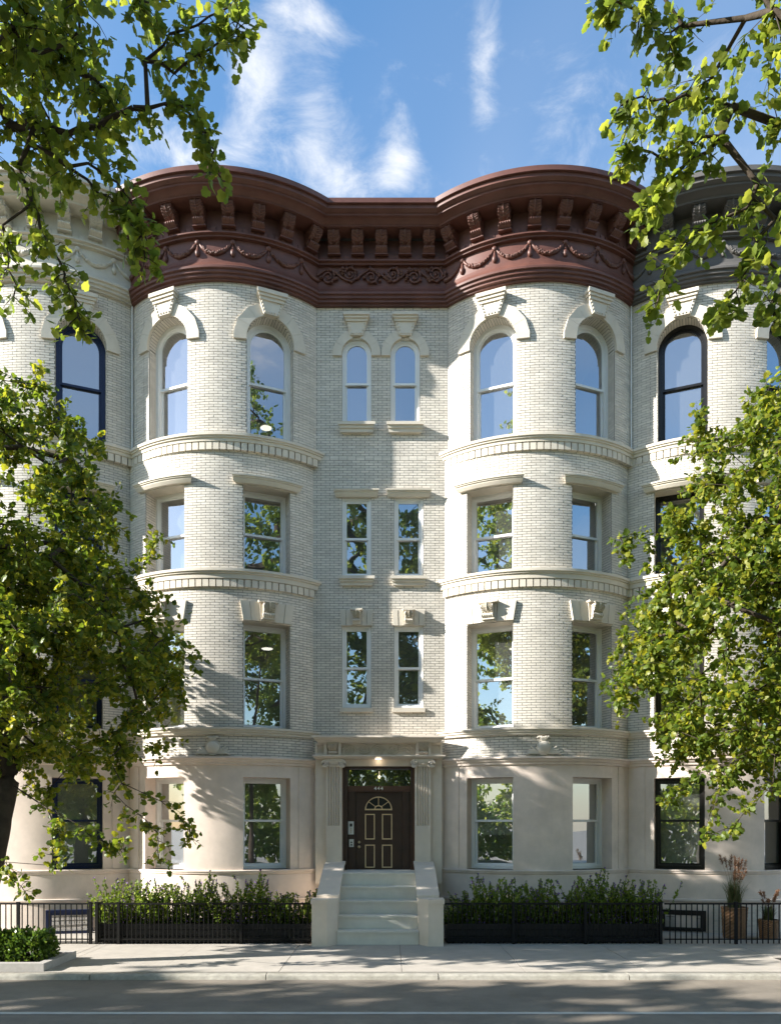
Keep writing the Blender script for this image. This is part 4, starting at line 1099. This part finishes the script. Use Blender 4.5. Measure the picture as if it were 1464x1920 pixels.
# street trees on this side
tree('street_tree', 'leafy green street tree at the left edge, trunk showing by the boxwood bed',
     [(-6.05, -4.3, .03), (-5.98, -4.3, .9), (-5.78, -4.3, 1.9), (-5.62, -4.3, 2.7), (-5.66, -4.25, 3.5), (-5.8, -4.2, 4.6), (-5.95, -4.2, 6.0), (-6.0, -4.2, 7.4)], .19,
     [(-6.2, -4.2, 6.95, 2.15, 2.1, 1.85), (-5.5, -3.9, 4.5, 2.35, 2.7, 1.85), (-7.5, -4.0, 5.0, 2.0, 2.3, 2.3), (-6.1, -1.95, 5.4, 1.0, .75, 1.2), (-6.1, -1.95, 5.4, 1.0, .75, 1.2)], 660, 5, 5, .072, 5,
     strands=[[pxp(60, 1500, -4.9), pxp(150, 1550, -5.1), pxp(205, 1585, -5.1), pxp(232, 1592, -5.1)], [pxp(200, 1450, -4.6), pxp(300, 1500, -4.6), pxp(345, 1540, -4.6), pxp(358, 1570, -4.6)],
              [pxp(190, 1470, -4.7), pxp(260, 1530, -4.7), pxp(295, 1560, -4.7), pxp(300, 1610, -4.7)], [pxp(90, 1520, -5), pxp(110, 1570, -5), pxp(100, 1620, -5)],
              [pxp(180, 1090, -4), pxp(250, 1070, -3.9), pxp(285, 1030, -3.9), pxp(298, 1005, -3.9)], [pxp(10, 1600, -4.6), pxp(20, 1650, -4.8), pxp(45, 1668, -4.8)]], twl=(.25, .55))
tree('street_tree', 'leafy green street tree at the right edge with its trunk hidden by leaves',
     [(6.75, -4.3, 0), (6.7, -4.3, 1.2), (6.6, -4.3, 2.4), (6.5, -4.3, 3.3), (6.4, -4.2, 4.6), (6.5, -4.2, 6.0), (6.6, -4.2, 7.4)], .18,
     [(6.7, -4.2, 7.1, 2.4, 2.2, 2.1), (5.9, -4.0, 4.7, 2.4, 2.65, 1.95), (7.6, -4.0, 5.4, 1.8, 2.3, 2.2)], 620, 5, 5, .072, 9,
     strands=[[pxp(1464, 1450, -4.8), pxp(1420, 1500, -4.9), pxp(1370, 1550, -4.9), pxp(1325, 1565, -4.9)], [pxp(1380, 1430, -4.6), pxp(1310, 1450, -4.6), pxp(1270, 1480, -4.6), pxp(1255, 1500, -4.6)],
              [pxp(1360, 1440, -4.6), pxp(1350, 1480, -4.7), pxp(1332, 1530, -4.7)], [pxp(1230, 1020, -4), pxp(1190, 1000, -4), pxp(1165, 1010, -4), pxp(1172, 1040, -4)]], twl=(.25, .55))
# trees of the other pavement whose limbs hang into the top of the picture
yo = -9.2
tree('overhanging_tree', 'tree limb with large green leaves hanging into the upper left corner of the sky',
     [(-7.2, -14.6, 0), (-7.1, -14.5, 2), (-6.9, -14.2, 4.2), (-6.4, -13.4, 6.0), (-5.8, -12.3, 7.2), (-5.0, -11.2, 7.8), (-4.3, -10.3, 8.2)], .15,
     [(-3.1, -9.2, 8.6, .95, .9, .75), (-3.5, -9.3, 7.9, .6, .7, .35), (-2.6, -9.2, 9.0, .85, .8, .4), (-4.6, -10.2, 8.9, 1.4, 1.4, 1.0)], 115, 5, 4, .070, 21,
     strands=[[pxp(100, 250, yo), pxp(180, 235, yo), pxp(250, 205, yo), pxp(330, 195, yo), pxp(370, 225, yo), pxp(395, 270, yo), pxp(405, 320, yo)],
              [pxp(30, 250, yo), pxp(100, 290, yo), pxp(170, 350, yo), pxp(225, 390, yo), pxp(260, 430, yo), pxp(268, 480, yo)],
              [pxp(20, 280, yo), pxp(60, 380, yo), pxp(90, 450, yo), pxp(120, 510, yo), pxp(135, 560, yo), pxp(150, 600, yo)],
              [pxp(0, 400, yo), pxp(15, 480, yo), pxp(30, 555, yo)], [pxp(150, 300, yo), pxp(210, 330, yo), pxp(245, 380, yo), pxp(275, 440, yo)],
              [pxp(250, 110, yo), pxp(330, 130, yo), pxp(380, 100, yo), pxp(430, 70, yo), pxp(455, 40, yo)], [pxp(280, 90, yo), pxp(350, 60, yo), pxp(420, 20, yo), pxp(450, 0, yo)]],
     m='leaf_high', twl=(.25, .55), droop=.5, taper=.86)
tree('overhanging_tree', 'tree limb with large green leaves hanging into the upper right corner of the sky',
     [(7.2, -14.6, 0), (7.1, -14.5, 2), (6.9, -14.2, 4.2), (6.4, -13.4, 6.0), (5.9, -12.4, 7.2), (5.2, -11.2, 7.9), (4.5, -10.2, 8.4)], .12,
     [(3.35, -9.2, 8.85, .7, .8, .55), (3.6, -9.2, 8.1, .45, .6, .4), (4.6, -10.0, 8.9, 1.3, 1.3, 1.0)], 66, 5, 4, .072, 28,
     strands=[[pxp(1400, 200, yo), pxp(1330, 185, yo), pxp(1260, 190, yo), pxp(1200, 180, yo), pxp(1160, 195, yo)], [pxp(1370, 250, yo), pxp(1300, 265, yo), pxp(1240, 290, yo), pxp(1190, 275, yo), pxp(1165, 285, yo)],
              [pxp(1350, 270, yo), pxp(1290, 300, yo), pxp(1250, 340, yo), pxp(1230, 380, yo), pxp(1200, 395, yo)], [pxp(1430, 330, yo), pxp(1400, 390, yo), pxp(1330, 420, yo), pxp(1280, 460, yo), pxp(1245, 500, yo), pxp(1230, 570, yo)],
              [pxp(1464, 380, yo), pxp(1420, 450, yo), pxp(1400, 510, yo), pxp(1365, 560, yo), pxp(1350, 600, yo)], [pxp(1464, 480, yo), pxp(1450, 560, yo), pxp(1445, 600, yo)],
              [pxp(1300, 30, yo), pxp(1260, 60, yo), pxp(1250, 100, yo)], [pxp(1240, -15, yo), pxp(1205, 10, yo), pxp(1200, 30, yo)], [pxp(1150, -20, yo), pxp(1130, 5, yo), pxp(1125, 18, yo)]],
     m='leaf_high', twl=(.25, .55), droop=.5, taper=.86)
# trees of the far pavement that only the window panes and the road's shade show
for k, (x, y, h, r) in enumerate([(-9.5, -19.0, 23, 3.8), (-2.6, -21.5, 21, 2.6), (2.4, -20.5, 18.5, 2.6), (8.6, -18.5, 24.0, 3.6), (15, -20.5, 17, 3.8)]):
    tree('reflected_tree', ['bushy tree on the far pavement, seen in the panes of the right bays', 'tall tree on the far pavement, seen in the panes over the door', 'slim tree on the far pavement, seen in the lower panes over the door',
          'tallest tree on the far pavement, seen in the panes of the left bay', 'wide tree on the far pavement, seen in the right hand panes'][k],
         [(x, y, 0), (x+.1, y, h*.15), (x-.1, y+.1, h*.32), (x+.15, y, h*.5), (x, y, h*.68), (x+.1, y, h*.85)], .26,
         [(x, y, h*.72, r, r, h*.27), (x-.4, y+.3, h*.36, r*1.1, r, h*.26)], 260, 5, 5, .18, 40+k, kind='coarse', single=0, m='leaf_far', twl=(.6, 1.1))
tree('reflected_tree', 'street tree on the far pavement whose shadow falls on the road before the stoop',
     [(-13.6, -13.9, 0), (-13.5, -13.8, 2.5), (-13.6, -13.4, 4.5), (-13.6, -13.0, 7)], .25, [(-13.6, -12.5, 6.6, 3.6, 3.4, 2.9)], 150, 4, 3, .24, 63, kind='coarse', single=0, m='leaf_far', twl=(.5, .9))
tree('reflected_tree', 'street tree beyond the left edge whose shadow lies across the road',
     [(-19.5, -12.3, 0), (-19.4, -12.3, 2.5), (-19.5, -12.2, 4.5), (-19.5, -12.2, 7)], .25, [(-19.5, -12.0, 6.6, 4.0, 3.6, 3.0)], 170, 4, 3, .26, 61, kind='coarse', single=0, m='leaf_far', twl=(.5, .9))

def far_hedge(x0, x1, y, h, seed, label):
    rng = np.random.default_rng(seed); n = 9000; t = thing('tall_hedge', ((x0+x1)/2, y, 0), label, 'hedge')
    P = np.stack([rng.uniform(x0, x1, n), y+rng.normal(size=n)*.6, rng.uniform(0, 1, n)**.8*h], 1); P[:, 2] *= .8+.25*np.sin(P[:, 0]*1.3+seed)
    a, b = leafarr(P, rng.normal(size=(n, 3)), rng.normal(size=(n, 3)), rng.uniform(.2, .42, n), LV2, LF2)
    o = inst('foliage', arrmesh('foliage', a, b, 'leaf_far'), t); o['kind'] = 'stuff'
    P0 = np.stack([np.linspace(x0, x1, 24), np.full(24, y), np.zeros(24)], 1); P1 = P0+np.array([0, 0, h*.8]); c, e = tubes(P0, P1, np.full(24, .05), np.full(24, .02), 5); inst('stems', arrmesh('stems', c, e, 'twig'), t)
far_hedge(-24, -4, -25, 4.6, 1, 'tall hedge across the street, dark in the right bay ground floor panes')
far_hedge(-4, 24, -26, 4.2, 2, 'tall hedge across the street, dark in the left bay ground floor panes')
# ------------------------------------------------------------------ planters and shrubs
def planter(x0, x1, label):
    p = thing('planter_box', ((x0+x1)/2, -1.82, 0), label, 'planter')
    y0, y1 = -2.13, -1.5
    for k, (z0, z1) in enumerate(((.02, .125), (.13, .235), (.24, .345))):
        n = 3; w = (x1-x0)/n
        for i in range(n):
            b = MB(); b.box(x0+w*i+.003, x0+w*(i+1)-.003, y0, y0+.025, z0, z1-.004); b.build('plank', 'planter', p)
        for xx in (x0, x1-.025): b = MB(); b.box(xx, xx+.025, y0+.027, y1, z0, z1-.004); b.build('plank', 'planter', p)
    b = MB(); b.box(x0, x1, y1-.025+.03, y1+.03, .02, .34); b.build('back_board', 'planter', p)
    b = MB(); b.quad((x0+.03, y0+.03, .30), (x1-.03, y0+.03, .30), (x1-.03, y1, .30), (x0+.03, y1, .30)); b.build('soil', 'soil', p)
planter(X(188, -2.0), -1.40, 'long black plank planter box full of shrubs, left of the stoop')
planter(.98, X(1233, -2.0), 'long black plank planter box full of shrubs, right of the stoop')
def shrub_meshes(seed, h=.70, w=.42):
    rng = np.random.default_rng(seed); LP, LD, LN, LS, P0, P1, FP, FD = [], [], [], [], [], [], [], []
    for s in range(30):
        a = rng.uniform(0, 2*pi); rr = rng.uniform(0, .6)*w; q = np.array([rr*cos(a), rr*sin(a)*.6, 0]); out = np.array([cos(a), sin(a), 0])*rng.uniform(.05, .42)
        H = h*rng.uniform(.6, 1.25)*(1-.22*rr/w); d = nrm(np.array([0, 0, 1.])+out); ns = 8
        for k in range(ns):
            d = nrm(d+rng.normal(size=3)*.11); q2 = q+d*H/ns; P0.append(q); P1.append(q2)
            for _ in range(7 if k > 1 else 4):
                lp = q+(q2-q)*rng.uniform(); ld_ = nrm(d*.5+rng.normal(size=3)); LP.append(lp); LD.append(ld_); LN.append(rng.normal(size=3)+np.array([0, 0, 1.])); LS.append(rng.uniform(.04, .085)*(1-.35*k/ns))
            q = q2
        if rng.uniform() < .5:
            for _ in range(7): FP.append(q-d*rng.uniform(0, .09)); FD.append(nrm(d+rng.normal(size=3)*.6))
    for _ in range(60): 
        a = rng.uniform(0, 2*pi); FP.append(np.array([w*.9*cos(a)*rng.uniform(.3, 1), -w*.5*rng.uniform(.2, 1), rng.uniform(.05, .5)])); FD.append(nrm(rng.normal(size=3)))
    LP, LD, LN, LS, FP, FD = map(np.array, (LP, LD, LN, LS, FP, FD))
    a, b = leafarr(LP, LD, LN, LS, LV3*np.array([2.0, 1, 1]), LF3); c, e = tubes(P0, P1, np.full(len(P0), .004), np.full(len(P0), .003), 3)
    f, g_ = leafarr(FP, FD, rng.normal(size=(len(FP), 3)), np.full(len(FP), .034), LV3*np.array([1.8, 1, 1]), LF3)
    return arrmesh('foliage', a, b, 'shrub_leaf'), arrmesh('stems', c, e, 'twig'), arrmesh('blossoms', f, g_, 'flower')
SH = [shrub_meshes(i) for i in range(4)]
rnd = random.Random(8)
def shrubs(x0, x1, n, label, group):
    for i in range(n):
        x = x0+(x1-x0)*(i+.5)/n; k = rnd.randrange(4); y = -1.84+rnd.uniform(-.06, .06)
        M = Matrix.Translation((x, y, .29)) @ Matrix.Rotation(rnd.choice((0, pi))+rnd.uniform(-.3, .3), 4, 'Z') @ Matrix.Diagonal((1.0, 1, rnd.uniform(.68, 1.3), 1))
        t = thing('flowering_shrub', (x, y, .29), label, 'shrub', group)
        for nm, me in zip(('foliage', 'stems', 'blossoms'), SH[k]):
            o = inst(nm, me, t, M)
shrubs(X(195, -1.8), -1.42, 12, 'green shrub with small purple blossoms in the black planter left of the stoop', 'flowering shrubs in the left planter')
shrubs(1.02, X(1225, -1.8), 12, 'green shrub with small purple blossoms in the black planter right of the stoop', 'flowering shrubs in the right planter')
# boxwood in the tree pit
def boxwood(x, y, r, h, seed, label):
    rng = np.random.default_rng(seed); n = 2600; u = nrm(rng.normal(size=(n, 3))); u[:, 2] = np.abs(u[:, 2])*1.0
    rr = rng.uniform(.35, 1, n)**.5; u = np.sign(u)*np.abs(u)**.62; nz = 1+.10*np.sin(u[:, 0]*7+seed)*np.cos(u[:, 1]*6)
    P = np.array([x, y, .06])+u*(rr*nz)[:, None]*np.array([r, r*.85, h]); P[:, 2] = np.maximum(P[:, 2]*1, .08)
    t = thing('boxwood', (x, y, .05), label, 'shrub', None)
    a, b = leafarr(P, u+rng.normal(size=(n, 3))*.6+np.array([0, 0, .5]), rng.normal(size=(n, 3))*.6+u, rng.uniform(.04, .07, n), LV3*np.array([1.7, 1, 1]), LF3)
    inst('foliage', arrmesh('foliage', a, b, 'box_leaf'), t)
    P0 = np.tile(np.array([[x, y, .04]]), (26, 1)); P1 = P[rng.integers(0, n, 26)]; c, e = tubes(P0, P1, np.full(26, .008), np.full(26, .004), 4); inst('stems', arrmesh('stems', c, e, 'twig'), t)
boxwood(-5.28, -4.24, .34, .46, 1, 'clipped boxwood bush at the open end of the granite bed, nearest the stoop')
boxwood(-5.78, -4.20, .36, .45, 2, 'clipped boxwood bush at the left picture edge, beside the tree trunk')
boxwood(-6.4, -4.24, .38, .46, 3, 'clipped boxwood bush beyond the left picture edge in the granite bed')
# pots with grasses
def pot(x, y, r, h, gh, seed, lp, lg, plumes):
    t = thing('woven_planter', (x, y, 0), lp, 'planter'); mb = MB(); n = 28; rows = []
    for i in range(19):
        q = i/18; R_ = r*(.86+.14*q); rows.append([(x+(R_+.012*((i+(k//1)) % 2)*(1 if 0 < i < 18 else .3))*cos(2*pi*k/n), y+(R_+.012*((i+k) % 2)*(1 if 0 < i < 18 else .3))*sin(2*pi*k/n), h*q) for k in range(n)])
    mb.grid(rows, False, True); mb.build('basket', 'basket', t)
    ri = MB(); ri.tube([(x+r*cos(2*pi*k/24), y+r*sin(2*pi*k/24), h) for k in range(25)], .02, 6); ri.build('rim', 'basket', t)
    so = MB(); so.add([(x+r*.95*cos(2*pi*k/20), y+r*.95*sin(2*pi*k/20), h-.03) for k in range(20)], [tuple(range(20))]); so.build('soil', 'soil', t)
    g_ = thing('ornamental_grass', (x, y, h-.03), lg, 'grass plant'); rng = np.random.default_rng(seed); V, Fq = [], []
    for b in range(230):
        a = rng.uniform(0, 2*pi); L = gh*rng.uniform(.55, 1.1); lean = rng.uniform(.1, .75); p = np.array([x+rng.uniform(-1, 1)*r*.4, y+rng.uniform(-1, 1)*r*.4, h-.03]); w = .006
        sd = np.array([-sin(a), cos(a), 0]); k0 = len(V)
        for s in range(7):
            q = s/6; pos = p+np.array([cos(a), sin(a), 0])*lean*L*q**1.8*.7+np.array([0, 0, 1])*L*(q-.28*lean*q**3); ww_ = w*(1-q**2)+.0008
            V += [pos-sd*ww_, pos+sd*ww_]
            if s: Fq.append((k0+2*s-2, k0+2*s-1, k0+2*s+1, k0+2*s))
    inst('blades', arrmesh('blades', np.array(V), np.array(Fq), 'grass_blade'), g_)
    P0, P1, PP, PD = [], [], [], []
    for b in range(plumes):
        a = rng.uniform(0, 2*pi); L = gh*rng.uniform(1.0, 1.55); q0 = np.array([x, y, h]); tipp = q0+np.array([cos(a)*.28*L, sin(a)*.28*L, L]); md = (q0+tipp)/2+np.array([0, 0, .08]); P0 += [q0, md]; P1 += [md, tipp]; d = nrm(tipp-md)
        for s in range(60): f = rng.uniform(); PP.append(tipp-d*f*.22*gh*1.4); PD.append(nrm(d*1.3+rng.normal(size=3)*.8))
    c, e = tubes(P0, P1, np.full(len(P0), .003), np.full(len(P0), .002), 3); inst('stalks', arrmesh('stalks', c, e, 'plume'), g_)
    a, b = leafarr(np.array(PP), np.array(PD), rng.normal(size=(len(PP), 3)), np.full(len(PP), .06), LV3*np.array([.5, 1, 1]), LF3); inst('plumes', arrmesh('plumes', a, b, 'plume'), g_)
pot(X(1376, -1.45), -1.45, .22, .55, .62, 3, 'tall woven brown basket planter behind the right fence', 'large fountain grass with rust red plumes in the tall basket', 16)
pot(X(1440, -1.55), -1.55, .17, .33, .36, 4, 'small woven brown basket planter at the far right edge behind the fence', 'small fountain grass in the short basket at the far right', 10)
